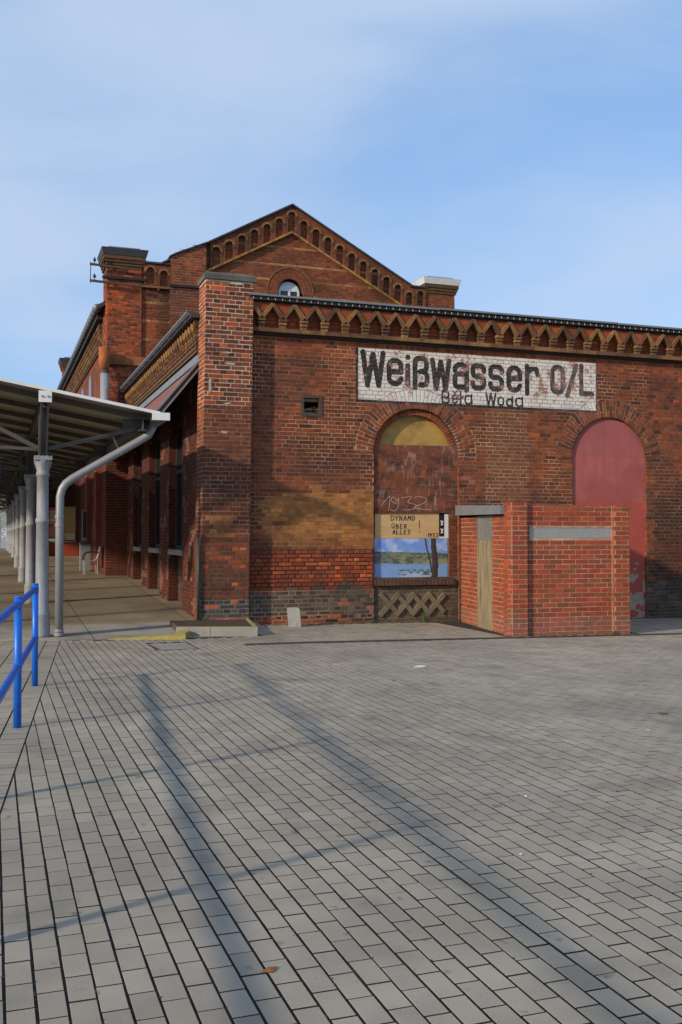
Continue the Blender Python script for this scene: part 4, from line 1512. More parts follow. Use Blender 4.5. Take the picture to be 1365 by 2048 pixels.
for a, b in pil:
    bw_wing.add(FS, lay(a, b, 0, 4.72, (), seed=int(a * 10)), pil_col, single=False)
    fe = Frame((XS, a, 0), (1, 0, 0), (0, -1, 0))
    bw_wing.add(fe, lay(0, .22, 0, 4.72, (), seed=3), pil_col, single=False)
for (a, b) in ((20.15, 21.9), (23.1, 24.8), (26.1, 27.7)):
    bw_wing.add(FSr, lay(a, b, 0, 1.25, (), seed=int(b * 10)), lambda u, v, rg: mix(pick(rg, DARK), pick(rg, GREY), .4), single=False)
    z0 = zf(a)
    m = MB(); m.box(XS - .02, XS + .22, a + .05, b - .05, 1.25, 1.36); m.build('window_sill', 'concrete', wing)
    m = MB()
    for y0, y1, za, zb in ((a + .1, a + .2, 1.362, 4.1), (b - .2, b - .1, 1.362, 4.1), (a + .2, b - .2, 4.0, 4.1), (a + .2, b - .2, 1.362, 1.45), ((a + b) / 2 - .04, (a + b) / 2 + .04, 1.45, 4.0), (a + .2, b - .2, 3.0, 3.08)):
        m.box(XS + .14, XS + .20, y0, y1, za, zb)
    wf = m.build('window_frame', 'darktrim', wing)
    m = MB(); m.box(XS + .19, XS + .21, a + .1, b - .1, 1.37, 4.1); m.build('window_pane', 'glass', wf)
# upper side frieze
bw_wing.add(FS, lay(18.45, 28.97, 4.72, 5.76, (), seed=77), lambda u, v, rg: mix(pick(rg, DARK), srgb(92, 64, 44), .5), single=False)
mb = MB()
y = 18.62
while y < 28.8:
    for s in (-1, 1):
        a, b = (y + s * .008, 5.52), (y + s * .147, 5.71)
        d = Vector((b[0] - a[0], b[1] - a[1])).normalized(); nv_ = Vector((-d.y, d.x)) * .027
        q = [(a[0] - nv_.x, a[1] - nv_.y), (b[0] - nv_.x, b[1] - nv_.y), (b[0] + nv_.x, b[1] + nv_.y), (a[0] + nv_.x, a[1] + nv_.y)]
        if s < 0: q = q[::-1]
        mb.prism(FS, q, .0, .11 + .002 * s, mix(srgb(166, 124, 74), ocol(rng), .4))
    for k in range(4):
        z = 5.29 + k * .06
        mb.prism(FS, [(y - .045, z + .004), (y + .045, z + .004), (y + .045, z + .056), (y - .045, z + .056)], .0, .05 + .014 * k, ocol(rng))
        if k < 3:
            mb.prism(FS, [(y + .147 - .04, z - .06), (y + .147 + .04, z - .06), (y + .147 + .04, z - .01), (y + .147 - .04, z - .01)], .0, .03 + .014 * k, mix(ocol(rng), srgb(70, 46, 34), .4))
    y += .294
for k, z in enumerate((5.14, 5.20)):
    mb.prism(FS, [(18.42, z - .03), (28.97, z - .03), (28.97, z + .022), (18.42, z + .022)], 0, .05 + .02 * k, OC2)
mb.build('side_frieze', 'ochre', wing, kind='stuff')
mb = MB(); mb.box(XS - .13, XS + .02, FY + .42, 28.97, 5.72, 5.80); mb.box(XS - .16, XS - .0, FY + .42, 28.97, 5.802, 5.822); mb.build('side_eaves', 'darktrim', wing)
mb = MB(); mb.tube([(XS - .2, FY + .42, 5.80), (XS - .2, 28.97, 5.80)], .05, 12); mb.build('side_gutter', 'slate', wing, smooth=True)
mb = MB(); mb.box(XS - .258, XS - .252, FY + .42, 28.97, 5.83, 5.858); mb.build('gutter_edge', 'zinc', wing)
mb = MB()
for y in np.arange(18.8, 28.9, .9):
    mb.box(XS - .251, XS - .14, y, y + .02, 5.742, 5.75)
mb.build('gutter_brackets', 'zinc', wing, kind='stuff')
# link roof down to the platform canopy
V0 = [(XS + .0, FY + .42, 4.92), (2.86, FY + .42, 3.98), (2.86, 28.97, 3.98), (XS + .0, 28.97, 4.92)]
mb = MB()
V = V0 + [(p[0] + .05, p[1], p[2] - .06) for p in V0]
mb.poly(V, [(0, 3, 2, 1), (4, 5, 6, 7), (0, 1, 5, 4), (1, 2, 6, 5), (2, 3, 7, 6), (3, 0, 4, 7)])
lr = mb.build('link_roof', 'redroof', wing, label='reddish felt lean-to roof strip along the platform side')
mb = MB()
mb.beam((XS - .04, FY + .40, 4.905), (2.84, FY + .40, 3.965), .035, .12, up=(0, 1, 0))
mb.beam((XS - .02, FY + .375, 4.79), (2.90, FY + .375, 3.88), .03, .11, up=(0, 1, 0))
mb.build('verge_board', 'zinc', lr)
mb = MB(); mb.beam((XS - .02, FY + .42, 5.0), (XS - .02, 28.97, 5.0), .015, .14); mb.build('wall_flashing', 'zinc', lr)
bw_wing.build()

# cable on the pillar side, green post
mb = MB(); mb.tube([(3.5, 17.77, .1), (3.505, 17.77, 1.68)], .022, 10)
tag(mb.build('slim_post', 'greenpost', smooth=True), 'thin dark green post against the left corner of the brick pillar', 'post')

# ------------------------------------------------------------------ main station building behind
GY = 29.0
main = thing('station_building', (8.54, GY, 0), 'tall gabled red brick station building with arched frieze behind the low wing', 'building')
FG = Frame((0, GY, 0), (1, 0, 0), (0, -1, 0))
GC, GT, SL = 8.54, 11.72, .545


def verge(x):
    return max(9.56, GT - SL * abs(x - GC))


band_courses = {int(z / COURSE) for z in (7.35, 7.9, 8.42, 8.95, 9.42, 9.9, 10.4)}


def gable_col(u, v, rg):
    n = float(fbm(u * .9, v * 1.4, 71)); n2 = float(fbm(u * 2.5, v * 2.5, 73))
    c = mix(pick(rg, RED), pick(rg, DARK), .15 + .45 * smooth(.45, .7, n))
    if int(v / COURSE) in band_courses: c = mix(mix(pick(rg, OCHRE), srgb(196, 156, 104), .4), c, .1 + .6 * smooth(.45, .62, n2))
    if u < 4.9 and v < 9: c = mix(c, srgb(64, 40, 32), .7 * smooth(4.35, 4.7, u)); 
    if u < 4.45 and v < 8.8 and n2 > .5: c = mix(c, srgb(168, 84, 46), .4)
    return c


bw_main = Brickwork(main, 'brick', limit=300)
gcut = [arch_cut(GC - .02, .74, 9.10, 8.0, .74)]
gb = lay(4.03, 13.03, 5.9, 11.8, gcut, top=lambda x: verge(x) - .02, seed=31)
bw_main.add(FG, gb, gable_col)
# window voussoirs
vm = MB()
n = 34
wc, ws_ = GC - .02, 9.10
for i in range(n):
    t0, t1 = math.pi * i / n + .006, math.pi * (i + 1) / n - .006
    for r0, r1 in ((.40, .555), (.565, .70)):
        P = lambda r, t: (wc - r * math.cos(t), ws_ + r * math.sin(t))
        q = [P(r0, t0), P(r0, t1), P(r1, t1), P(r1, t0)]
        ar = sum(q[k][0] * q[(k + 1) % 4][1] - q[(k + 1) % 4][0] * q[k][1] for k in range(4))
        if ar < 0: q.reverse()
        V, Fs = brick_faces(FG, q, .002, .004, .02); vm.poly(V, Fs, mix(pick(rng, RED), srgb(120, 70, 52), .4))
    P = lambda r, t: (wc - r * math.cos(t), ws_ + r * math.sin(t))
    q = [P(.705, t0), P(.705, t1), P(.75, t1), P(.75, t0)]
    ar = sum(q[k][0] * q[(k + 1) % 4][1] - q[(k + 1) % 4][0] * q[k][1] for k in range(4))
    if ar < 0: q.reverse()
    V, Fs = brick_faces(FG, q, .02, .004, .04); vm.poly(V, Fs, mix(OC1, pick(rng, RED), .4))
for s in (-1, 1):
    for k in range(14):
        z = 8.02 + k * .077
        u0 = wc + s * .40; u1 = wc + s * .74
        q = ((min(u0, u1), z), (max(u0, u1), z), (max(u0, u1), z + .066), (min(u0, u1), z + .066))
        V, Fs = brick_faces(FG, q, .002, .004, .02); vm.poly(V, Fs, pick(rng, RED))
vm.build('window_arch', 'brick_attr', main, kind='stuff')
# gable core with window hole: strips
core = MB()
MC = srgb(150, 112, 84)


def strip(x0, x1, z0a, z0b):
    core.face([FG.p(x0, z0a, -.008), FG.p(x1, z0b, -.008), FG.p(x1, verge(x1) - .005, -.008), FG.p(x0, verge(x0) - .005, -.008)], MC)


xs_ = sorted(set([4.0, 4.63, GC, 12.45, 13.05] + [wc + .39 * math.cos(math.pi * i / 16) for i in range(17)] + list(np.arange(4.5, 13, .5))))
for a, b in zip(xs_[:-1], xs_[1:]):
    if a >= wc - .391 and b <= wc + .391:
        za = ws_ + math.sqrt(max(0, .39 ** 2 - (a - wc) ** 2)); zb = ws_ + math.sqrt(max(0, .39 ** 2 - (b - wc) ** 2))
        strip(a, b, za, zb)
        core.face([FG.p(a, 5.5, -.008), FG.p(b, 5.5, -.008), FG.p(b, 8.0, -.008), FG.p(a, 8.0, -.008)], MC)
    else: strip(a, b, 5.5, 5.5)
core.build('gable_core', 'mortar', main)
rv = MB()
for i in range(20):
    t0, t1 = math.pi * i / 20, math.pi * (i + 1) / 20
    P = lambda t, w: FG.p(wc - .4 * math.cos(t), ws_ + .4 * math.sin(t), w)
    rv.face([P(t0, 0), P(t1, 0), P(t1, -.3), P(t0, -.3)], srgb(96, 60, 46))
rv.build('window_reveal', 'mortar', main)
wfm = MB()
def arcpts(r, n=16): return [(wc - r * math.cos(math.pi * i / n), ws_ + r * math.sin(math.pi * i / n)) for i in range(n + 1)]
o_, i_ = arcpts(.33), arcpts(.27)
for k in range(16):
    wfm.prism(FG, [i_[k], i_[k + 1], o_[k + 1], o_[k]][::1], -.19, -.15)
wfm.prism(FG, [(wc - .33, 8.0), (wc - .27, 8.0), (wc - .27, ws_), (wc - .33, ws_)], -.19, -.15)
wfm.prism(FG, [(wc + .27, 8.0), (wc + .33, 8.0), (wc + .33, ws_), (wc + .27, ws_)], -.19, -.15)
wfm.prism(FG, [(wc - .035, 8.0), (wc + .035, 8.0), (wc + .035, ws_ + .30), (wc - .035, ws_ + .30)], -.19, -.145)
for z in (8.92, 9.16):
    wfm.prism(FG, [(wc - .27, z - .015), (wc - .036, z - .015), (wc - .036, z + .03), (wc - .27, z + .03)], -.188, -.152)
    wfm.prism(FG, [(wc + .036, z - .015), (wc + .27, z - .015), (wc + .27, z + .03), (wc + .036, z + .03)], -.188, -.152)
for s in (-1, 1):
    pts = [(wc + s * .036, 9.19), (wc + s * .27, 9.19), (wc + s * .2, 9.29), (wc + s * .036, 9.385)]
    if s < 0: pts.reverse()
    wfm.prism(FG, pts, -.186, -.154)
wfo = wfm.build('arched_window', 'white', main)
m = MB(); m.face([FG.p(wc - .4, 8.0, -.18), FG.p(wc + .4, 8.0, -.18), FG.p(wc + .4, 9.5, -.18), FG.p(wc - .4, 9.5, -.18)]); m.build('pane', 'glass', wfo)
m = MB(); m.box(4.1, 13.0, GY + .32, GY + .4, 5.5, 9.3); m.build('wall_backing', 'dark', main)

# niche frieze below the verge
PN = .388
arcR = .122
for i in range(-11, 12):
    c = GC + i * PN
    if c < 4.1 or c > 12.95: continue
    if 4.84 < c < 5.86: continue
    flat = abs(c - GC) > 3.95
    vz = verge(c)
    crown = vz - (.20 if i == 0 else .235 if not flat else .12)
    s = crown - arcR
    a, b = c - PN / 2 + .002, c + PN / 2 - .002
    def low(x): return (max(9.56, GT - SL * abs(x - GC)) - .80) if not flat else 8.92
    arc = [(c - arcR * math.cos(math.pi * k / 10), s + arcR * math.sin(math.pi * k / 10)) for k in range(11)]
    pts = [(a, low(a) + .02), (c - arcR, low(c - arcR) + .02)] + arc + [(c + arcR, low(c + arcR) + .02), (b, low(b) + .02), (b, verge(b) - .012)]
    if i == 0: pts.append((c, verge(c) - .012))
    pts.append((a, verge(a) - .012))
    m = MB(); m.prism(FG, pts, .001, .095, mix(pick(rng, RED), srgb(104, 66, 46), .55))
    na = m.build('niche_arch', 'brick_attr', main)
    m = MB()
    for k in range(10):
        t0, t1 = math.pi * k / 10 + .03, math.pi * (k + 1) / 10 - .03
        P = lambda r, t: (c - r * math.cos(t), s + r * math.sin(t))
        m.prism(FG, [P(arcR + .004, t0), P(arcR + .004, t1), P(arcR + .062, t1), P(arcR + .062, t0)][::-1], .09, .112, mix(mix(OC1, OC2, .5), srgb(168, 130, 82), rng.random() * .7))
    for side in (-1, 1):
        for k in range(5):
            z = s - .075 * (k + 1)
            u0 = c + side * (arcR - .018 + .004 * k); u1 = c + side * (PN / 2 - .004)
            u0, u1 = min(u0, u1), max(u0, u1)
            if z < low(c) + .03: continue
            m.prism(FG, [(u0, z + .008), (u1, z + .008), (u1, z + .067), (u0, z + .067)], .05, .108 - .008 * k, mix(OC2, srgb(84, 56, 40), rng.random()))
    m.build('niche_trim', 'ochre', na)
# sloping and level string courses
for s, xe_ in ((-1, 5.89), (1, 12.45)):
    L_ = abs(xe_ - GC); kk = int(L_ / .25)
    for k in range(kk):
        x0, x1 = GC + s * L_ * k / kk, GC + s * (L_ * (k + 1) / kk - .008)
        z0, z1 = GT - SL * abs(x0 - GC) - .80, GT - SL * abs(x1 - GC) - .80
        q = [(x0, z0 - .05), (x1, z1 - .05), (x1, z1 + .018), (x0, z0 + .018)]
        if s < 0: q.reverse()
        m = MB(); m.prism(FG, q, .001, .115, mix(OC1, srgb(186, 140, 74), rng.random())); m.build('string_brick', 'ochre', main)
m = MB()
m.box(4.03, 4.84, GY - .10, GY, 8.85, 8.915, mix(OC1, OC2, .5)); m.build('shoulder_string', 'ochre', main)
# verge coping
m = MB()
for s in (-1, 1):
    x1 = GC + s * 3.97
    m.beam((GC, GY + .08, GT + .02), (x1, GY + .08, GT + .02 - SL * 3.97), .50, .045, up=(0, 0, 1))
m.beam((4.03, GY + .08, 9.575), (4.86, GY + .08, 9.575), .46, .05); m.beam((12.42, GY + .08, 9.575), (13.03, GY + .08, 9.575), .46, .05)
m.build('verge_coping', 'slate', main)
# roof
m = MB()
for s in (-1, 1):
    e = GC + s * 5.75
    V = [(GC, GY + .3, GT - .02), (e, GY + .3, GT - .02 - SL * 5.75 - .25), (e, 48, GT - .02 - SL * 5.75 - .25), (GC, 48, GT - .02)]
    V += [(p[0], p[1], p[2] - .12) for p in V]
    m.poly(V, [(0, 1, 2, 3) if s < 0 else (3, 2, 1, 0), (7, 6, 5, 4) if s < 0 else (4, 5, 6, 7), (0, 4, 5, 1), (1, 5, 6, 2), (2, 6, 7, 3)])
m.build('roof', 'slate', main)


def pier(x0, x1, y0, y1, z0, z1, name, capmat, dark):
    m = MB(); m.box(x0 + .008, x1 - .008, y0 + .008, y1, z0, z1, MC); po = m.build(name, 'mortar', main)
    fr = Frame((0, y0, 0), (1, 0, 0), (0, -1, 0)); fl = Frame((x0, 0, 0), (0, 1, 0), (-1, 0, 0)); fr2 = Frame((x1, 0, 0), (0, 1, 0), (1, 0, 0))
    def cf(u, v, rg):
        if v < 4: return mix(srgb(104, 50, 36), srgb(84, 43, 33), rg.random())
        c = pick(rg, ORANGE) if rg.random() < .45 else (pick(rg, DARK) if rg.random() < .45 else pick(rg, RED))
        c = mix(c, srgb(150, 72, 44), .3)
        if not dark: c = mix(pick(rg, RED), pick(rg, DARK), rg.random() * .6)
        return c
    bw_main.add(fr, lay(x0, x1, z0, z1 - .3, (), seed=int(x0 * 7)), cf)
    bw_main.add(fl, lay(y0, y1, max(z0, .5), z1 - .3, (), seed=int(x0 * 9)), cf)
    bw_main.add(fr2, lay(y0, y1, max(z0, 5.5), z1 - .3, (), seed=int(x0 * 9)), cf, single=False)
    g = MB()
    for k, (za, zb, o) in enumerate(((z1 - .30, z1 - .22, .04), (z1 - .218, z1 - .13, .07), (z1 - .128, z1 - .02, .10))):
        g.box(x0 - o, x1 + o, y0 - o, y1 + .05, za, zb, mix(OC2, srgb(90, 62, 40), rng.random()))
    g.build('pier_cornice', 'ochre', po)
    g = MB()
    a, b = .115, .17
    V = [(x0 - a, y0 - a, z1 - .02), (x1 + a, y0 - a, z1 - .02), (x1 + a, y1 + a, z1 - .02), (x0 - a, y1 + a, z1 - .02), (x0 - b, y0 - b, z1 + .17), (x1 + b, y0 - b, z1 + .17), (x1 + b, y1 + b, z1 + .17), (x0 - b, y1 + b, z1 + .17)]
    g.poly(V, [(0, 3, 2, 1), (4, 5, 6, 7), (0, 1, 5, 4), (1, 2, 6, 5), (2, 3, 7, 6), (3, 0, 4, 7)])
    co = g.build('pier_cap', capmat, po)
    g = MB(); g.box(x0 + .05, x1 - .05, y0 + .02, y1, z1 + .172, z1 + .25); g.build('cap_sheet', 'zinc', co)
    return po


pl = pier(3.04, 4.03, GY - .06, GY + .95, 0, 9.72, 'corner_pier', 'slate', True)
pr = pier(13.03, 14.02, GY - .06, GY + .95, 5.5, 9.72, 'corner_pier', 'whitetrim', False)
g = MB(); g.box(2.98, 4.09, GY - .13, GY, 9.02, 9.10); g.build('pier_band', 'darktrim', pl)
# brick flue block on the left slope
m = MB()
fb = Frame((0, GY - .22, 0), (1, 0, 0), (0, -1, 0))
m.prism(fb, [(4.848, 5.9), (5.872, 5.9), (5.872, 10.24), (5.6, 10.16), (4.95, 9.84), (4.848, 9.74)], -.40, -.008, srgb(176, 140, 116))
fl_o = m.build('flue_core', 'mortar', main)
bw_main.add(fb, lay(4.84, 5.88, 5.9, 10.25, (), top=lambda x: np.interp(x, [4.84, 4.95, 5.6, 5.88], [9.74, 9.84, 10.17, 10.25]), seed=71),
            lambda u, v, rg: pick(rg, RED) if v > 8.95 else mix(pick(rg, DARK), pick(rg, RED), .5))
bw_main.add(Frame((4.84, GY - .22, 0), (0, 1, 0), (-1, 0, 0)), lay(0, .3, 5.9, 9.74, (), seed=72), lambda u, v, rg: pick(rg, DARK), single=False)
for za in (8.90, 7.62):
    g = MB(); g.box(4.80, 5.92, GY - .28, GY - .2, za, za + .065); g.build('flue_band', 'darktrim', fl_o)
g = MB()
g.beam((4.80, GY - .05, 9.775), (4.96, GY - .05, 9.87), .46, .03); g.beam((4.96, GY - .05, 9.872), (5.90, GY - .05, 10.29), .46, .03); g.build('flue_cover', 'slate', fl_o)
# rusty ledge and gutter hopper at the pier foot
m = MB(); m.box(2.95, 4.75, GY - .16, GY - .055, 6.55, 6.80, srgb(150, 92, 50))
m.build('stained_ledge', 'ochre', main, label='rust-stained ledge across the corner pier')
m = MB(); m.tube([(2.94, GY - .35, 6.98), (2.94, GY - .35, 6.55), (2.96, GY - .35, 6.30)], [.155, .15, .125], 16, col=srgb(164, 92, 48)); m.build('rusty_pipe_head', 'ochre', main, smooth=True)
m = MB(); m.tube([(2.96, GY - .35, 6.30), (2.98, GY - .35, 4.6), (2.985, GY - .35, 3.75)], [.118, .135, .14], 16); pp = m.build('rain_pipe', 'column', main, smooth=True)
m = MB(); m.tube([(2.96, GY - .35, 6.26), (2.96, GY - .35, 6.32)], .135, 16); m.build('pipe_collar', 'iron', pp)
# telegraph cross-arms on the pier
for z in (9.33, 8.86):
    m = MB(); m.beam((2.55, GY - .19, z + .03), (3.98, GY - .19, z - .02), .05, .06); ar_ = m.build('cross_arm', 'iron', main)
    for x in (2.68, 2.93):
        m = MB(); m.lathe(x, GY - .19, [(.012, z + .05), (.012, z + .12), (.04, z + .125), (.045, z + .17), (.02, z + .19), (.025, z + .22), (.0, z + .235)], 8); m.build('insulator', 'black', ar_)
m = MB(); m.tube([(2.57, GY - .19, 8.82), (2.57, GY - .19, 9.42)], .012, 6); m.build('arm_tie', 'iron', main)

# platform side of the main building
FM = Frame((3.04, 0, 0), (0, 1, 0), (-1, 0, 0))
m = MB(); m.box(3.048, 3.4, GY + .96, 47.5, .3, 8.3, srgb(120, 84, 62)); m.box(3.4, 14.0, 47.2, 47.5, 0, 8.3, srgb(120, 84, 62)); m.box(13.7, 14.0, GY + .9, 47.5, 0, 8.3, srgb(120, 84, 62)); m.build('side_wall_core', 'mortar', main)


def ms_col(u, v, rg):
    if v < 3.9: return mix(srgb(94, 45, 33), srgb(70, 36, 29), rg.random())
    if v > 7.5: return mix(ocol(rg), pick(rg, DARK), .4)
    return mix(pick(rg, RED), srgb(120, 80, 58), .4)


dcut = [rect_cut(31.6, 32.7, 0, 3.2), rect_cut(34.3, 35.4, 0, 3.2)]
bw_main.add(FM, lay(GY + .95, 47.4, .4, 8.25, dcut, seed=81, L=.26), ms_col, single=False)
for y0 in (31.6, 34.3):
    m = MB(); m.box(3.02, 3.07, y0 + .03, y0 + 1.07, zf(y0), 3.15); dd = m.build('platform_door', 'darktrim', main)
    m = MB(); m.box(3.0, 3.02, y0 + .2, y0 + .9, 1.9, 2.9); m.build('door_pane', 'glass', dd)
for y0 in (30.4, 33.4):
    m = MB(); fr = Frame((3.0, y0, 0), (1, 0, 0), (0, -1, 0)); m.box(2.90, 3.045, y0, y0 + .6, zf(y0), 3.7, srgb(138, 62, 44)); m.build('wall_pilaster', 'redpaint', main)
for y0 in (33.6, 36.6, 40.2):
    m = MB(); pts = [(y0, 5.4), (y0 + .8, 5.4), (y0 + .8, 6.6)] + [(y0 + .4 + .4 * math.cos(math.pi * k / 8), 6.6 + .4 * math.sin(math.pi * k / 8)) for k in range(1, 8)] + [(y0, 6.6)]
    m.prism(FM, pts, .0, .006); m.build('arched_side_window', 'glass', main)
m = MB()
for z, o in ((7.2, .05), (7.26, .08)):
    m.box(3.04 - o, 3.05, GY + .96, 47.4, z, z + .055, OC2)
for y in np.arange(30.3, 47, .3):
    for k in range(4):
        m.box(3.04 - .03 - .02 * k, 3.05, y, y + .13, 7.45 + k * .14, 7.56 + k * .14, ocol(rng))
m.build('side_frieze', 'ochre', main, kind='stuff')
m = MB(); m.box(2.86, 3.1, GY + .96, 47.4, 8.05, 8.22); m.build('side_eaves', 'darktrim', main)
m = MB(); m.tube([(2.82, GY + .5, 8.30), (2.82, 47.4, 8.30)], .10, 14); go = m.build('side_gutter', 'zinc', main, smooth=True)
m = MB()
for y in np.arange(29.8, 47, .55): m.tube([(2.82, y, 8.30), (2.82, y + .03, 8.30)], .112, 14)
m.build('gutter_rings', 'slate', go, kind='stuff')
pier(3.0, 3.9, 47.0, 47.95, 5, 9.6, 'corner_pier', 'slate', True)
bw_main.build()

# ------------------------------------------------------------------ brick shed in front of the wall
shed = thing('brick_shed', (9.5, 15.0, gz(9.5, 15)), 'small newer red brick shed with wooden door and mesh vents against the wall', 'shed')
SA, SB, SC, SD = Vector((8.33, 15.06, 0)), Vector((8.83, 17.97, 0)), Vector((10.62, 14.963, 0)), Vector((10.9, 17.97, 0))
f_front = Frame((8.33, 15.06, 0), (1, -.042, 0), (-.042, -1, 0))
su = (SA - SB).normalized()
f_side = Frame(SB, su, su.cross(Vector((0, 0, 1))))
if f_side.N.x > 0: f_side = Frame(SB, su, -su.cross(Vector((0, 0, 1))))
su2 = (SD - SC).normalized()
f_right = Frame(SC, su2, su2.cross(Vector((0, 0, 1))))
LEN_F, LEN_S = (SC - SA).length, (SA - SB).length
SRED = [srgb(158, 72, 48), srgb(150, 68, 45), srgb(162, 78, 52), srgb(142, 66, 47), srgb(140, 74, 58), srgb(154, 70, 50), srgb(134, 78, 54)]


def shed_col(u, v, rg):
    c = tuple(.78 * x for x in pick(rg, SRED))
    if v < .25: c = mix(c, srgb(150, 104, 88), .4)
    return c


bw_shed = Brickwork(shed, 'shedbrick', depth=.015)
ZB = -.12
vent_u = (.37, 1.99)
bw_shed.add(f_front, lay(.31, LEN_F - .33, ZB, 2.19, [rect_cut(vent_u[0], vent_u[1], 1.62, 1.785)], pitch=.083, L=.25, J=.0085, bond='run', seed=41), shed_col, w=0, jit=.0012, inset=.003)
bw_shed.add(f_front, lay(0, .30, ZB, 2.23, (), pitch=.083, L=.25, J=.0085, bond='run', seed=42), shed_col, w=.065, jit=.0012, inset=.003)
bw_shed.add(f_front, lay(LEN_F - .32, LEN_F, ZB, 2.19, (), pitch=.083, L=.25, J=.0085, bond='run', seed=43), shed_col, w=.065, jit=.0012, inset=.003)
door_u = None


def uy(y): return (SB.y - y) / (SB.y - SA.y) * LEN_S


du0, du1 = uy(16.88), uy(16.02)
bw_shed.add(f_side, lay(0, LEN_S, ZB, 2.02, [rect_cut(du0, du1, -1, 2.06)], pitch=.083, L=.25, J=.0085, bond='run', seed=44), shed_col, w=0, jit=.0012, inset=.003)
f_pil = Frame(SA + f_front.N * .065, -f_front.N, -f_front.U)
bw_shed.add(f_pil, lay(0, .30, ZB, 2.23, (), pitch=.083, L=.25, J=.0085, bond='run', seed=45), shed_col, w=.02, jit=.001, inset=.003, single=False)
f_pil2 = Frame(f_front.p(LEN_F - .32, 0, .065), -f_front.N, -f_front.U)
bw_shed.add(f_pil2, lay(0, .062, ZB, 2.19, (), pitch=.083, L=.25, J=.0085, bond='run', seed=47), shed_col, w=0, jit=.0005, inset=.002, single=False)
bw_shed.add(f_right, lay(0, (SD - SC).length, ZB, 2.19, (), pitch=.083, L=.25, J=.0085, bond='run', seed=46), shed_col, w=0, jit=.001, inset=.003, single=False)
bw_shed.build()
m = MB()
SM = srgb(184, 150, 122)
m.prism(f_front, [(.02, ZB - .2), (LEN_F - .02, ZB - .2), (LEN_F - .02, 1.615), (.02, 1.615)], -.12, -.003, SM)
m.prism(f_front, [(.02, 1.79), (LEN_F - .02, 1.79), (LEN_F - .02, 2.18), (.02, 2.18)], -.12, -.003, SM)
m.prism(f_front, [(.02, 1.617), (vent_u[0] - .005, 1.617), (vent_u[0] - .005, 1.788), (.02, 1.788)], -.12, -.003, SM)
m.prism(f_front, [(vent_u[1] + .005, 1.617), (LEN_F - .02, 1.617), (LEN_F - .02, 1.788), (vent_u[1] + .005, 1.788)], -.12, -.003, SM)
m.prism(f_front, [(-.012, ZB - .2), (.292, ZB - .2), (.292, 2.222), (-.012, 2.222)], -.115, .0615, SM)
m.prism(f_front, [(LEN_F - .314, ZB - .2), (LEN_F - .008, ZB - .2), (LEN_F - .008, 2.183), (LEN_F - .314, 2.183)], -.115, .0615, SM)
for a, b in ((0, du0 - .004), (du1 + .004, LEN_S - .13)):
    m.prism(f_side, [(a, ZB - .2), (b, ZB - .2), (b, 2.015), (a, 2.015)], -.12, -.003, SM)
m.prism(f_right, [(.13, ZB - .2), ((SD - SC).length, ZB - .2), ((SD - SC).length, 2.18), (.13, 2.18)], -.12, -.003, SM)
m.build('shed_core', 'mortar', shed)
m = MB(); m.prism(f_side, [(du0 + .005, ZB - .05), (du1 - .005, ZB - .05), (du1 - .005, 1.575), (du0 + .005, 1.575)], -.06, .012)
m.build('plank_door', 'wood', shed, label='weathered grey-brown wooden door')
m = MB()
for a, b in (((du0 + .005, 1.58), (du0 + .035, 2.01)), ((du1 - .035, 1.58), (du1 - .005, 2.01))):
    m.prism(f_side, [(a[0], a[1]), (b[0], a[1]), (b[0], b[1]), (a[0], b[1])], -.04, .006)
m.prism(f_side, [(du0 + .036, 1.58), (du1 - .036, 1.58), (du1 - .036, 1.605), (du0 + .036, 1.605)], -.04, .006)
m.build('vent_frame', 'zinc', shed)


def expanded(frame, u0, u1, v0, v1, dx, dy, t, w):
    g = MB()
    ny = max(1, int((v1 - v0) / dy)); nx_ = int((u1 - u0) / dx)
    hy = (v1 - v0) / ny
    for j in range(ny):
        for i in range(nx_):
            for s in (0, 1):
                a = (u0 + i * dx, v0 + (j + s) * hy); b = (u0 + (i + .5) * dx, v0 + (j + .5) * hy); c = (u0 + (i + 1) * dx, v0 + (j + s) * hy)
                for p, q in ((a, b), (b, c)):
                    g.poly([frame.p(p[0], p[1] - t / 2, w), frame.p(q[0], q[1] - t / 2, w), frame.p(q[0], q[1] + t / 2, w + .004), frame.p(p[0], p[1] + t / 2, w + .004)], [(0, 1, 2, 3)])
    return g


expanded(f_side, du0 + .03, du1 - .03, 1.6, 2.02, .045, .042, .009, -.01).build('mesh_panel', 'meshmetal', shed, kind='stuff')
expanded(f_front, vent_u[0], vent_u[1], 1.62, 1.785, .036, .028, .017, -.012).build('mesh_panel', 'meshmetal', shed, kind='stuff')
m = MB(); m.prism(f_front, [(vent_u[0], 1.617), (vent_u[1], 1.617), (vent_u[1], 1.788), (vent_u[0], 1.788)], -.12, -.075); m.prism(f_side, [(du0, 1.58), (du1, 1.58), (du1, 2.0), (du0, 2.0)], -.14, -.11)
m.build('vent_dark', 'dark', shed)
m = MB()
V = [(8.24, 15.24, 2.028), (10.66, 15.12, 2.028), (10.86, 17.96, 2.06), (8.70, 17.96, 2.06)]
V += [(p[0], p[1], p[2] + (.15 if p[1] < 16 else .2)) for p in V]
m.poly(V, [(0, 3, 2, 1), (4, 5, 6, 7), (0, 1, 5, 4), (1, 2, 6, 5), (2, 3, 7, 6), (3, 0, 4, 7)])
m.build('roof_sheet', 'zinc', shed)

# ------------------------------------------------------------------ platform canopy
can = thing('platform_canopy', (.8, 16.9, 0), 'grey steel platform canopy on round iron columns with sloping roof', 'canopy')
CY0, CY1 = 16.3, 58.0


def rz(x): return 3.668 + (2.55 - x) * .1745


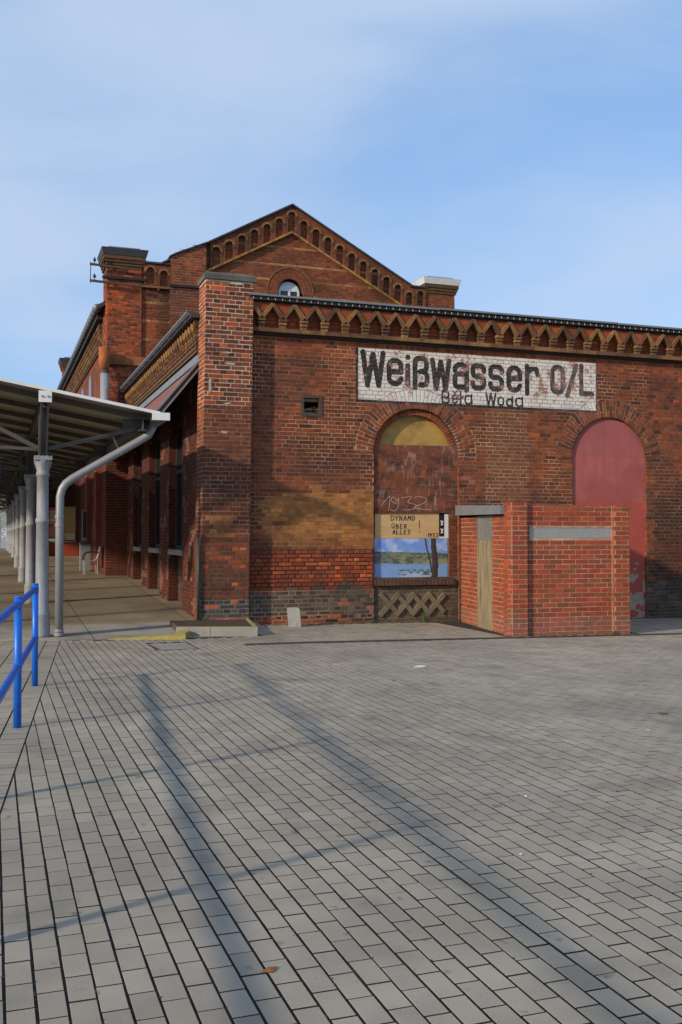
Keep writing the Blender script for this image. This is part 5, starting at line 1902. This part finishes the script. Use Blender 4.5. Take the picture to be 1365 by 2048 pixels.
m = MB()
y = CY0
xa, xb = -6.2, 2.55  # left part lies out of view, widened to shade the platform walls
while y < CY1:
    for dy0, dy1, h0, h1 in ((0, .135, .026, .026), (.135, .14, .026, .03), (.14, .195, .03, .03), (.195, .20, .03, .026)):
        a0, a1 = y + dy0, y + dy1
        m.face([(xa, a0, rz(xa) + h0 - .03), (xb, a0, rz(xb) + h0 - .03), (xb, a1, rz(xb) + h1 - .03), (xa, a1, rz(xa) + h1 - .03)])
    y += .20
m.build('roof_deck', 'deck', can)
m = MB(); m.beam((xa, CY0 - .012, rz(xa) - .012), (xb + .02, CY0 - .012, rz(xb) - .012), .022, .05); m.build('verge_trim', 'whitetrim', can)
m = MB()
V = [(xa, CY0, rz(xa) + .012), (xb, CY0, rz(xb) + .012), (xb, CY1, rz(xb) + .012), (xa, CY1, rz(xa) + .012)]
m.face(V); m.build('roof_top', 'slate', can)
m = MB(); m.box(2.46, 2.70, CY0 - .02, CY1, 3.545, 3.565); m.box(2.68, 2.71, CY0 - .02, CY1, 3.567, 3.655); m.box(2.455, 2.475, CY0 - .02, CY1, 3.567, 3.61)
gt = m.build('box_gutter', 'pipe', can)
m = MB(); m.box(2.44, 2.73, CY0 - .035, CY0 - .022, 3.54, 3.665); m.build('gutter_end', 'whitetrim', gt)
cols = [16.9 + 5.2 * i for i in range(8)]
# longitudinal beams
for x, h in ((2.34, .20), (.77, .16), (-1.4, .16), (-3.6, .16), (-5.9, .16)):
    m = MB()
    zt = rz(x) - .11
    m.box(x - .06, x + .06, CY0 + .25, CY1 - .2, zt - .012, zt); m.box(x - .008, x + .008, CY0 + .25, CY1 - .2, zt - h + .012, zt - .012); m.box(x - .06, x + .06, CY0 + .25, CY1 - .2, zt - h, zt - h + .012)
    m.build('longitudinal_beam', 'steel', can)
yy = CY0 + .45
while yy < CY1 - .3:
    m = MB()
    m.beam((xa + .1, yy, rz(xa + .1) - .075), (xb - .1, yy, rz(xb - .1) - .075), .065, .09); m.build('rafter', 'steel', can)
    yy += 1.56
for ci, y in enumerate(cols):
    z0 = zf(y); x = .77
    m = MB()
    m.lathe(x, y, [(.135, z0 - .02), (.132, z0 + .05), (.122, z0 + .34), (.128, z0 + .36), (.128, z0 + .39), (.108, z0 + .41), (.098, 1.86), (.112, 1.87), (.112, 1.93), (.097, 1.94), (.092, 2.62), (.108, 2.63), (.108, 2.67), (.096, 2.69), (.10, 2.76), (.13, 2.86), (.135, 2.88)], 24)
    co = m.build('column', 'column', can, smooth=False)
    me = co.data
    for p in me.polygons: p.use_smooth = len(p.vertices) == 4
    m = MB()
    m.box(x - .138, x + .138, y - .138, y + .138, 2.882, 2.95)
    for k in range(4):
        M4 = Matrix.Translation((x, y, 0)) @ Matrix.Rotation(k * math.pi / 2, 4, 'Z')
        m.poly([tuple(M4 @ Vector(p)) for p in ((.09, -.02, 2.69), (.09, .02, 2.69), (.145, .02, 2.86), (.145, -.02, 2.86), (.10, -.02, 2.88), (.10, .02, 2.88))], [(0, 1, 2, 3), (3, 2, 5, 4), (0, 3, 4), (1, 5, 2)])
    m.build('capital', 'column', co)
    m = MB()
    m.box(x - .075, x - .05, y - .05, y + .05, 2.952, rz(x) - .1); m.box(x + .05, x + .075, y - .05, y + .05, 2.952, rz(x) - .1); m.box(x - .048, x + .048, y - .006, y + .006, 2.952, rz(x) - .1)
    m.build('post_stub', 'steel', co)
    for sx_, (tx, tz) in ((1, (2.25, rz(2.25) - .28)), (-1, (-1.3, rz(-1.3) - .25))):
        for dy in (-.045, .045):
            m = MB(); m.beam((x + sx_ * .08, y + dy, 3.08), (tx, y + dy, tz), .012, .06); m.build('brace', 'steel', co)
    m = MB(); m.beam((x - .08, y, 3.06), (-1.6, y, 3.14), .05, .05); m.build('tie_bar', 'steel', co)
    m = MB(); m.box(2.05, 2.5, y - .012, y + .012, rz(2.3) - .34, rz(2.3) - .10)
    m.build('gusset_plate', 'steel', co)
    if ci == 0:
        # end post plate with bolts, gable-end rafter
        m = MB(); m.box(x - .10, x + .10, y - .62, y - .605, rz(x) - .22, rz(x) - .04); pt = m.build('bolt_plate', 'whitetrim', co)
        m = MB()
        for dx in (-.045, .045): m.tube([(x + dx, y - .605, rz(x) - .13), (x + dx, y - .635, rz(x) - .13)], .018, 10)
        m.build('bolt', 'pipe', pt)
        m = MB(); m.box(x - .085, x - .02, y - .6, y - .055, rz(x) - .20, rz(x) - .12); m.box(x + .02, x + .085, y - .6, y - .055, rz(x) - .2, rz(x) - .12); m.build('end_beam', 'steel', co)
        m = MB(); m.beam((x - .05, y - .02, 3.0), (x - .05, y - .55, rz(x) - .2), .03, .08); m.beam((x + .05, y - .02, 3.0), (x + .05, y - .55, rz(x) - .2), .03, .08); m.build('end_strut', 'steel', co)
# added columns out of view, under the roof part widened for shade
for y in cols[::1]:
    z0 = -.45
    m = MB(); m.lathe(-5.0, y, [(.135, z0), (.122, .34), (.128, .36), (.128, .39), (.108, .41), (.098, 1.86), (.092, 2.62), (.13, 2.86), (.135, 2.88), (.07, 2.9), (.07, rz(-5.0) - .1)], 20); m.build('column', 'column', can)
# rain pipe beside the first column
m = MB()
path = [(2.53, 16.72, 3.50), (2.45, 16.74, 3.33), (2.3, 16.76, 3.235), (1.22, 16.83, 2.585), (1.13, 16.835, 2.51), (1.07, 16.84, 2.42), (1.04, 16.84, 2.30), (1.035, 16.84, 1.9), (1.035, 16.84, .0)]
m.tube(path, .067, 16); dp = m.build('downpipe', 'pipe', can, smooth=True)
for z, r in ((1.94, .077), (1.80, .077), (.03, .082), (.09, .074)):
    m = MB(); m.tube([(1.035, 16.84, z), (1.035, 16.84, z + .05)], r, 16); m.build('pipe_collar', 'pipe', dp)
m = MB(); m.tube([(.87, 16.86, 1.90), (.98, 16.845, 1.90)], .014, 8); m.tube([(1.86, 16.79, 3.33), (1.98, 16.80, 3.08), (2.02, 16.70, 2.99)], .016, 8); m.build('pipe_clamp', 'steel', dp)

m = MB(); m.box(-1.1, .115, 17.6, 17.68, 2.58, 3.02)
bs_ = m.build('platform_sign', 'signblue'); tag(bs_, 'edge of a blue platform sign hanging under the canopy', 'sign')

# ------------------------------------------------------------------ blue railing
rail = thing('blue_railing', (.216, 9.06, 0), 'bright blue tubular railing beside the paving', 'railing')
rdir = Vector((.238, 2.432, 0)).normalized()
p_end = Vector((.454, 11.492, 0))
for k in range(6):
    p = p_end - rdir * (2.444 * k)
    m = MB(); m.tube([(p.x, p.y, -.05), (p.x, p.y, 1.115)], .034, 18); po = m.build('post', 'blue', rail, smooth=False)
    for f in po.data.polygons: f.use_smooth = len(f.vertices) == 4
    m = MB(); m.tube([(p.x, p.y, 1.117), (p.x, p.y, 1.128)], [.037, .030], 18); m.build('post_cap', 'blue', po)
for z in (1.065, .52):
    a, b = p_end, p_end - rdir * (2.444 * 5)
    m = MB(); m.tube([(a.x, a.y, z), (b.x, b.y, z)], .031, 18); ro = m.build('rail', 'blue', rail)
    for f in ro.data.polygons: f.use_smooth = len(f.vertices) == 4
    for k in range(6):
        p = p_end - rdir * (2.444 * k)
        q0, q1 = p - rdir * .075, p + rdir * (.075 if k else .034)
        m = MB(); m.tube([(q0.x, q0.y, z), (q1.x, q1.y, z)], .0365, 18); ro2 = m.build('tee_collar', 'blue', rail)
        for f in ro2.data.polygons: f.use_smooth = len(f.vertices) == 4
# ------------------------------------------------------------------ kerb step, stone, covers, litter, weeds
step = thing('kerb_step', (3.5, 16.5, 0), 'low concrete step with worn yellow edge beside the pillar', 'step')
A = [(2.87, 16.42), (4.14, 15.98), (4.42, 17.72), (3.0, 17.78)]
def ring_poly(m, P, z0, z1, col=None):
    V = [(x, y, z0) for x, y in P] + [(x, y, z1) for x, y in P]
    n_ = len(P)
    m.poly(V, [tuple(range(n_, 2 * n_))] + [(i, (i + 1) % n_, n_ + (i + 1) % n_, n_ + i) for i in range(n_)], col)
def lerp2(a, b, t): return (a[0] + (b[0] - a[0]) * t, a[1] + (b[1] - a[1]) * t)
def inset(P, d):
    c = (sum(p[0] for p in P) / 4, sum(p[1] for p in P) / 4); return [lerp2(p, c, d) for p in P]
# kerb stones along the front and right edge
B = inset(A, .09)
for a, b, c, d in ((A[0], lerp2(A[0], A[1], .42), lerp2(B[0], B[1], .42), B[0]), (lerp2(A[0], A[1], .425), A[1], B[1], lerp2(B[0], B[1], .425)), (A[1], A[2], B[2], B[1])):
    m = MB(); ring_poly(m, [a, b, c, d], -.02, .148); ko = m.build('kerb_stone', 'concrete', step)
    m = MB(); ring_poly(m, [lerp2(a, d, .01), lerp2(b, c, .01), lerp2(c, b, .05), lerp2(d, a, .05)], .1485, .1525); m.build('yellow_edge', 'yellow', ko)
m = MB(); ring_poly(m, [B[0], B[1], B[2], A[3]], -.02, .14); m.build('step_fill', 'iron', step)
wedge = MB()
wedge.poly([(1.75, 16.17, .0), (2.92, 15.83, .0), (2.95, 16.0, .0), (1.76, 16.30, .0), (1.75, 16.17, .012), (2.92, 15.83, .085), (2.95, 16.0, .088), (1.76, 16.30, .012)],
           [(4, 5, 6, 7), (0, 1, 5, 4), (1, 2, 6, 5), (2, 3, 7, 6), (3, 0, 4, 7)])
wedge.poly([(2.95, 16.0, 0), (3.08, 16.28, 0), (2.93, 16.42, 0), (2.80, 16.06, 0), (2.95, 16.0, .088), (3.08, 16.28, .10), (2.93, 16.42, .10), (2.80, 16.06, .085)],
           [(4, 5, 6, 7), (0, 1, 5, 4), (1, 2, 6, 5), (2, 3, 7, 6), (3, 0, 4, 7)])
tag(wedge.build('ramp_kerb', 'yellow'), 'yellow wedge-shaped kerb running into the paving left of the step', 'kerb')
m = MB()
P = [(5.12, 17.50), (5.335, 17.43), (5.36, 17.56), (5.15, 17.63)]
V = [(x, y, -.02) for x, y in P] + [(x - .015, y + .06, .30 + .02 * (i % 2)) for i, (x, y) in enumerate(P)] + [(5.16, 17.58, .335), (5.29, 17.54, .34), (5.31, 17.61, .335), (5.17, 17.66, .33)]
m.poly(V, [(0, 1, 5, 4), (1, 2, 6, 5), (2, 3, 7, 6), (3, 0, 4, 7), (4, 5, 9, 8), (5, 6, 10, 9), (6, 7, 11, 10), (7, 4, 8, 11), (8, 9, 10, 11)])
tag(m.build('stone_block', 'stone'), 'small grey stone block leaning at the foot of the brick wall', 'stone')
mh = thing('manhole_cover', (2.56, 14.93, 0), 'square concrete manhole cover in a rusty frame set in the paving', 'manhole cover')
P = [(2.24, 15.40), (2.30, 14.47), (2.88, 14.45), (2.86, 15.38)]
m = MB(); ring_poly(m, P, -.012, .001); m.build('frame', 'iron', mh)
m = MB(); ring_poly(m, inset(P, .1), -.01, .004); m.build('lid', 'concrete', mh)

def tuft(x, y, z, n, h, label, base=None):
    m = MB(); r = random.Random(int(x * 100))
    for i in range(n):
        a = r.uniform(0, 6.28); d = r.uniform(0, .06); bx, by = x + d * math.cos(a), y + d * math.sin(a)
        hh = h * r.uniform(.5, 1.1); l = r.uniform(.2, .9) * hh; a2 = r.uniform(0, 6.28); wv = .005
        sx2, sy2 = -math.sin(a2) * wv, math.cos(a2) * wv
        mx_, my = bx + math.cos(a2) * l * .4, by + math.sin(a2) * l * .4
        tx, ty = bx + math.cos(a2) * l, by + math.sin(a2) * l
        m.poly([(bx - sx2, by - sy2, z), (bx + sx2, by + sy2, z), (mx_ + sx2, my + sy2, z + hh * .7), (mx_ - sx2, my - sy2, z + hh * .7), (tx, ty, z + hh)], [(0, 1, 2, 3), (3, 2, 4)])
    return tag(m.build('grass_tuft', 'grass'), label, 'grass', 'weeds growing from the paving')
tuft(7.98, 17.85, gz(8, 0), 60, .17, 'green grass tuft below the lattice panel of the boarded arch')
tuft(8.95, 17.55, gz(9, 0) - .01, 18, .09, 'tiny weed where the shed side meets the wall') if False else None
tuft(5.95, 7.85, gz(6, 0) - .012, 45, .035, 'low weed patch in the paving joints at the right')
tuft(6.22, 7.6, gz(6, 0) - .012, 30, .03, 'smaller weed in the paving at the right picture edge')
tuft(10.25, 14.86, gz(10, 0), 30, .07, 'small weed at the foot of the shed front')
tuft(3.62, 17.68, .14, 26, .09, 'weed on the step at the foot of the corner pillar')
tuft(6.9, 17.88, gz(7, 0), 24, .07, 'dry weed at the wall left of the arch')
tuft(11.3, 17.6, gz(11, 0), 60, .1, 'weeds in the shade right of the shed')

m = MB(); r = random.Random(31)
for i in range(3200):
    x = r.choice((r.uniform(4.5, 8.8), r.uniform(10.8, 15)))
    y = 17.985 - abs(r.gauss(0, .05)); q = r.uniform(.004, .016); z = gz(x, y) + .001; a = r.uniform(0, 6.28)
    c = r.choice([(.10, .08, .055), (.16, .13, .10), (.06, .045, .03), (.05, .06, .02), (.22, .09, .05)])
    m.poly([(x + q * math.cos(a + k * 2.1), y + q * math.sin(a + k * 2.1), z) for k in range(3)] + [(x, y, z + q * .8)], [(0, 1, 3), (1, 2, 3), (2, 0, 3)], c)
for i in range(900):
    x = r.choice((r.uniform(6.0, 8.8), r.uniform(11.0, 15)))
    if fbm(x * 1.5, 3.0, 19, 2) < .5: continue
    y = 17.96 - abs(r.gauss(0, .03)); z = gz(x, y); hh = r.uniform(.02, .07); a = r.uniform(0, 6.28); l = hh * .6
    m.poly([(x - .003, y, z), (x + .003, y, z), (x + math.cos(a) * l, y - abs(math.sin(a)) * l, z + hh)], [(0, 1, 2)], r.choice([(.09, .12, .03), (.14, .12, .05), (.06, .09, .02)]))
m.build('wall_foot_grit', 'ochre', square, kind='stuff')

def scrap(name, x, y, w, l, rot, mat, label, cat, h=.006):
    m = MB(); r = random.Random(int(x * 50 + y)); P = []
    for k in range(9):
        t = 2 * math.pi * k / 9; q = r.uniform(.55, 1); P.append((x + math.cos(rot) * w * q * math.cos(t) - math.sin(rot) * l * q * math.sin(t), y + math.sin(rot) * w * q * math.cos(t) + math.cos(rot) * l * q * math.sin(t)))
    z = gz(x, y) + .002
    V = [(px, py, z + r.uniform(0, h * 2)) for px, py in P] + [(x, y, z + h * 3)]
    V += [(v[0], v[1], v[2] - .0015) for v in V]
    n_ = 9
    Fs = [(i, (i + 1) % n_, n_) for i in range(n_)] + [((i + 1) % n_ + 10, i + 10, n_ + 10) for i in range(n_)] + [((i + 1) % n_, i, i + 10, (i + 1) % n_ + 10) for i in range(n_)]
    m.poly(V, Fs); return tag(m.build(name, mat), label, cat)
scrap('dry_leaf', 1.007, 3.693, .036, .028, .4, 'leaf', 'crumpled orange-brown leaf lying on the foreground pavers', 'leaf', .0035)
scrap('paper_scrap', 5.16, 11.62, .13, .10, .3, 'paper', 'white flattened paper scrap on the paving before the arch', 'litter', .004)
for i, (x, y, s) in enumerate(((4.35, 10.6, .03), (3.2, 5.6, .018), (2.05, 5.4, .02), (6.4, 8.0, .025), (1.9, 7.3, .02), (5.3, 7.2, .02), (4.6, 5.9, .025), (2.6, 4.6, .016))):
    scrap('litter_crumb', x, y, s, s * .6, i, 'paper' if i % 2 else 'leaf', ['tiny brown leaf scrap far out on the paving', 'pale paper crumb left of the paving centre', 'small dry leaf bit between left pavers', 'pale crumb on the right half of the paving', 'brown leaf bit near the left shadow band', 'pale crumb beside the right shadow band', 'brown leaf bit on the right foreground paving', 'pale crumb in the foreground paving'][i], 'litter', .002)

# ------------------------------------------------------------------ under the canopy: kiosk, machine, chair
kio = thing('platform_kiosk', (2.2, 38.2, zf(38)), 'red-based enclosure with display windows at the end of the covered platform', 'kiosk')
zk = zf(38)
m = MB(); m.box(1.36, 3.035, 38.2, 44, zk - .1, 1.42, srgb(150, 66, 42)); m.box(1.36, 1.9, 38.21, 44, 1.42, 3.75, srgb(90, 44, 34)); m.box(2.92, 3.035, 38.21, 44, 1.42, 3.75, srgb(90, 44, 34)); m.box(1.9, 2.92, 38.21, 44, 2.78, 3.75, srgb(60, 40, 34))
m.build('wall', 'redpaint', kio)
m = MB(); m.box(1.88, 2.94, 38.14, 38.21, 1.42, 1.47); m.build('window_sill', 'concrete', kio)
m = MB()
for i, (a, b, z0, z1, c) in enumerate(((1.92, 2.42, 1.55, 2.72, srgb(190, 90, 90)), (1.98, 2.36, 1.62, 2.0, srgb(206, 150, 130)), (1.98, 2.2, 2.1, 2.6, srgb(214, 190, 170)), (2.22, 2.36, 2.05, 2.3, srgb(60, 60, 90)), (2.48, 2.90, 1.5, 2.74, srgb(190, 168, 104)), (2.5, 2.88, 1.5, 1.75, srgb(216, 204, 170)))):
    m.box(a, b, 38.30 - .004 * i, 38.32, z0, z1, c)
m.build('display_board', 'panelpaint', kio)
m = MB()
for x in (1.9, 2.43, 2.9): m.box(x, x + .03, 38.215, 38.25, 1.47, 2.78)
m.build('window_frame', 'chairmetal', kio)

tm = thing('ticket_machine', (2.62, 31.0, zf(31)), 'grey slim ticket machine with tall panel at the covered platform wall', 'ticket machine')
zt = zf(31)
m = MB(); m.box(2.50, 2.80, 30.85, 31.15, zt, zt + .80); m.build('cabinet', 'machine', tm)
m = MB(); m.poly([(2.48, 30.8, zt + .80), (2.86, 30.8, zt + .80), (2.86, 31.2, zt + .80), (2.48, 31.2, zt + .80), (2.5, 30.85, zt + .86), (2.84, 30.85, zt + .9), (2.84, 31.15, zt + .9), (2.5, 31.15, zt + .86)], [(0, 1, 5, 4), (1, 2, 6, 5), (2, 3, 7, 6), (3, 0, 4, 7), (4, 5, 6, 7), (3, 2, 1, 0)]); m.build('desk_top', 'slate', tm)
m = MB(); m.box(2.56, 2.70, 30.95, 31.05, zt + .9, zt + 1.85); pn = m.build('panel', 'machine', tm)
m = MB(); m.box(2.58, 2.68, 30.94, 30.949, zt + 1.0, zt + 1.78); m.build('screen', 'glass', pn)

ch = thing('platform_chair', (2.78, 29.6, zf(29.6)), 'pale wire-mesh seat with dark armrest loops under the canopy', 'chair')
zc = zf(29.6)
m = MB()
path = [(2.50, zc + .42), (2.62, zc + .40), (2.78, zc + .40), (2.86, zc + .46), (2.91, zc + .62), (2.95, zc + .80)]
for a, b in zip(path[:-1], path[1:]):
    m.poly([(a[0], 29.35, a[1]), (b[0], 29.35, b[1]), (b[0], 29.85, b[1]), (a[0], 29.85, a[1]), (a[0], 29.35, a[1] - .015), (b[0], 29.35, b[1] - .015), (b[0], 29.85, b[1] - .015), (a[0], 29.85, a[1] - .015)], [(0, 1, 2, 3), (7, 6, 5, 4), (0, 4, 5, 1), (2, 6, 7, 3)])
m.build('seat_shell', 'chairmetal', ch)
for y in (29.37, 29.83):
    m = MB(); m.tube([(2.52, y, zc + .40), (2.52, y, zc + .0)], .018, 8); m.build('leg', 'chairmetal', ch)
    m = MB(); m.tube([(2.86, y, zc + .42), (2.88, y, zc + .0)], .018, 8); m.build('leg', 'chairmetal', ch)
    m = MB(); m.tube([(2.48, y, zc + .42), (2.49, y, zc + .55), (2.56, y, zc + .63), (2.70, y, zc + .65), (2.90, y, zc + .63)], .016, 8); m.build('armrest', 'black', ch)

# ------------------------------------------------------------------ far end of the platform: shelter and trees
sh = thing('glass_shelter', (.9, 70, .6), 'grey framed glass shelter far down the platform', 'shelter')
for i, x in enumerate((-1.0, .3, 1.2)):
    m = MB(); m.box(x, x + .08, 62, 62.08, -.4, 3.3); m.build('post', 'pipe', sh)
m = MB(); m.box(-1.2, 1.4, 61.8, 63, 3.3, 3.4); m.build('roof', 'pipe', sh)
m = MB(); m.box(-.92, .3, 62.02, 62.04, .9, 3.2); m.box(.38, 1.2, 62.02, 62.04, .9, 3.2); m.build('pane', 'clear', sh)


def tree(x, y, h, r, mat, label, seed, n=1500):
    t = thing('tree', (x, y, -.45), label, 'tree', 'trees beyond the platform end')
    rg = random.Random(seed)
    m = MB()
    m.tube([(x, y, -.45), (x + .1, y, h * .3), (x, y + .1, h * .55), (x + .1, y, h * .85)], [h * .022, h * .018, h * .012, h * .003], 8)
    tips = []
    for i in range(16):
        z = h * rg.uniform(.28, .8); a = rg.uniform(0, 6.28); l = r * rg.uniform(.5, 1.0) * (1.1 - z / h * .5)
        e = (x + math.cos(a) * l, y + math.sin(a) * l, z + l * .5)
        m.tube([(x, y, z), ((x + e[0]) / 2, (y + e[1]) / 2, (z + e[2]) / 2 - .1 * l * .3), e], [h * .008, h * .005, h * .002], 5); tips.append(e)
    m.build('trunk', 'bark', t)
    m = MB()
    for i in range(n):
        e = rg.choice(tips); k = rg.uniform(.35, 1.05)
        p = (x + (e[0] - x) * k + rg.gauss(0, r * .16), y + (e[1] - y) * k + rg.gauss(0, r * .16), h * .3 + (e[2] - h * .3) * k + rg.gauss(0, r * .16))
        s = rg.uniform(.10, .24) * h / 8
        a, b = Vector((rg.gauss(0, 1), rg.gauss(0, 1), rg.gauss(0, 1))).normalized(), Vector((rg.gauss(0, 1), rg.gauss(0, 1), rg.gauss(0, 1))).normalized()
        p = Vector(p)
        m.poly([p - a * s, p + b * s * .6, p + a * s, p - b * s * .6], [(0, 1, 2, 3)])
    m.build('crown', mat, t)


for i, (x, y, h, r, mt, lb) in enumerate(((-2.5, 84, 8, 3.0, 'leaves_a', 'olive-green tree left of the far platform end'), (.4, 80, 6.5, 2.6, 'leaves_b', 'low brown tree right behind the glass shelter'), (1.6, 88, 9, 3.2, 'leaves_a', 'taller olive tree behind the glass shelter'),
                                          (-11, 84, 8, 3.2, 'leaves_b', 'brown tree farthest left beyond the platform'), (8, 100, 10, 4, 'leaves_b', 'brown tree behind the station building end'))):
    tree(x, y, h, r, mt, lb, 100 + i)

# bare shrub at the right, in front of the wall
shb = thing('bare_shrub', (14.55, 17.35, gz(15, 0)), 'leafless shrub reaching over the wall right of the pink arch', 'shrub')
rg = random.Random(4)
m = MB()
def twig(p, d, l, r, dep):
    e = p + d * l
    m.tube([p, p + d * l * .5 + Vector((0, 0, rg.uniform(-.02, .04))), e], [r, r * .8, r * .55], 5)
    if dep:
        for k in range(rg.choice((2, 3))):
            d2 = (d + Vector((rg.uniform(-.8, .5), rg.uniform(-.3, .15), rg.uniform(-.6, .2)))).normalized()
            twig(p + d * l * rg.uniform(.45, 1), d2, l * rg.uniform(.4, .6), r * .55, dep - 1)
for k in range(5):
    twig(Vector((14.55 + rg.uniform(-.1, .1), 17.35, gz(15, 0))), Vector((rg.uniform(-.16, .1), rg.uniform(-.06, .03), 1)).normalized(), 1.7, .016, 4)
m.build('branches', 'bark', shb)
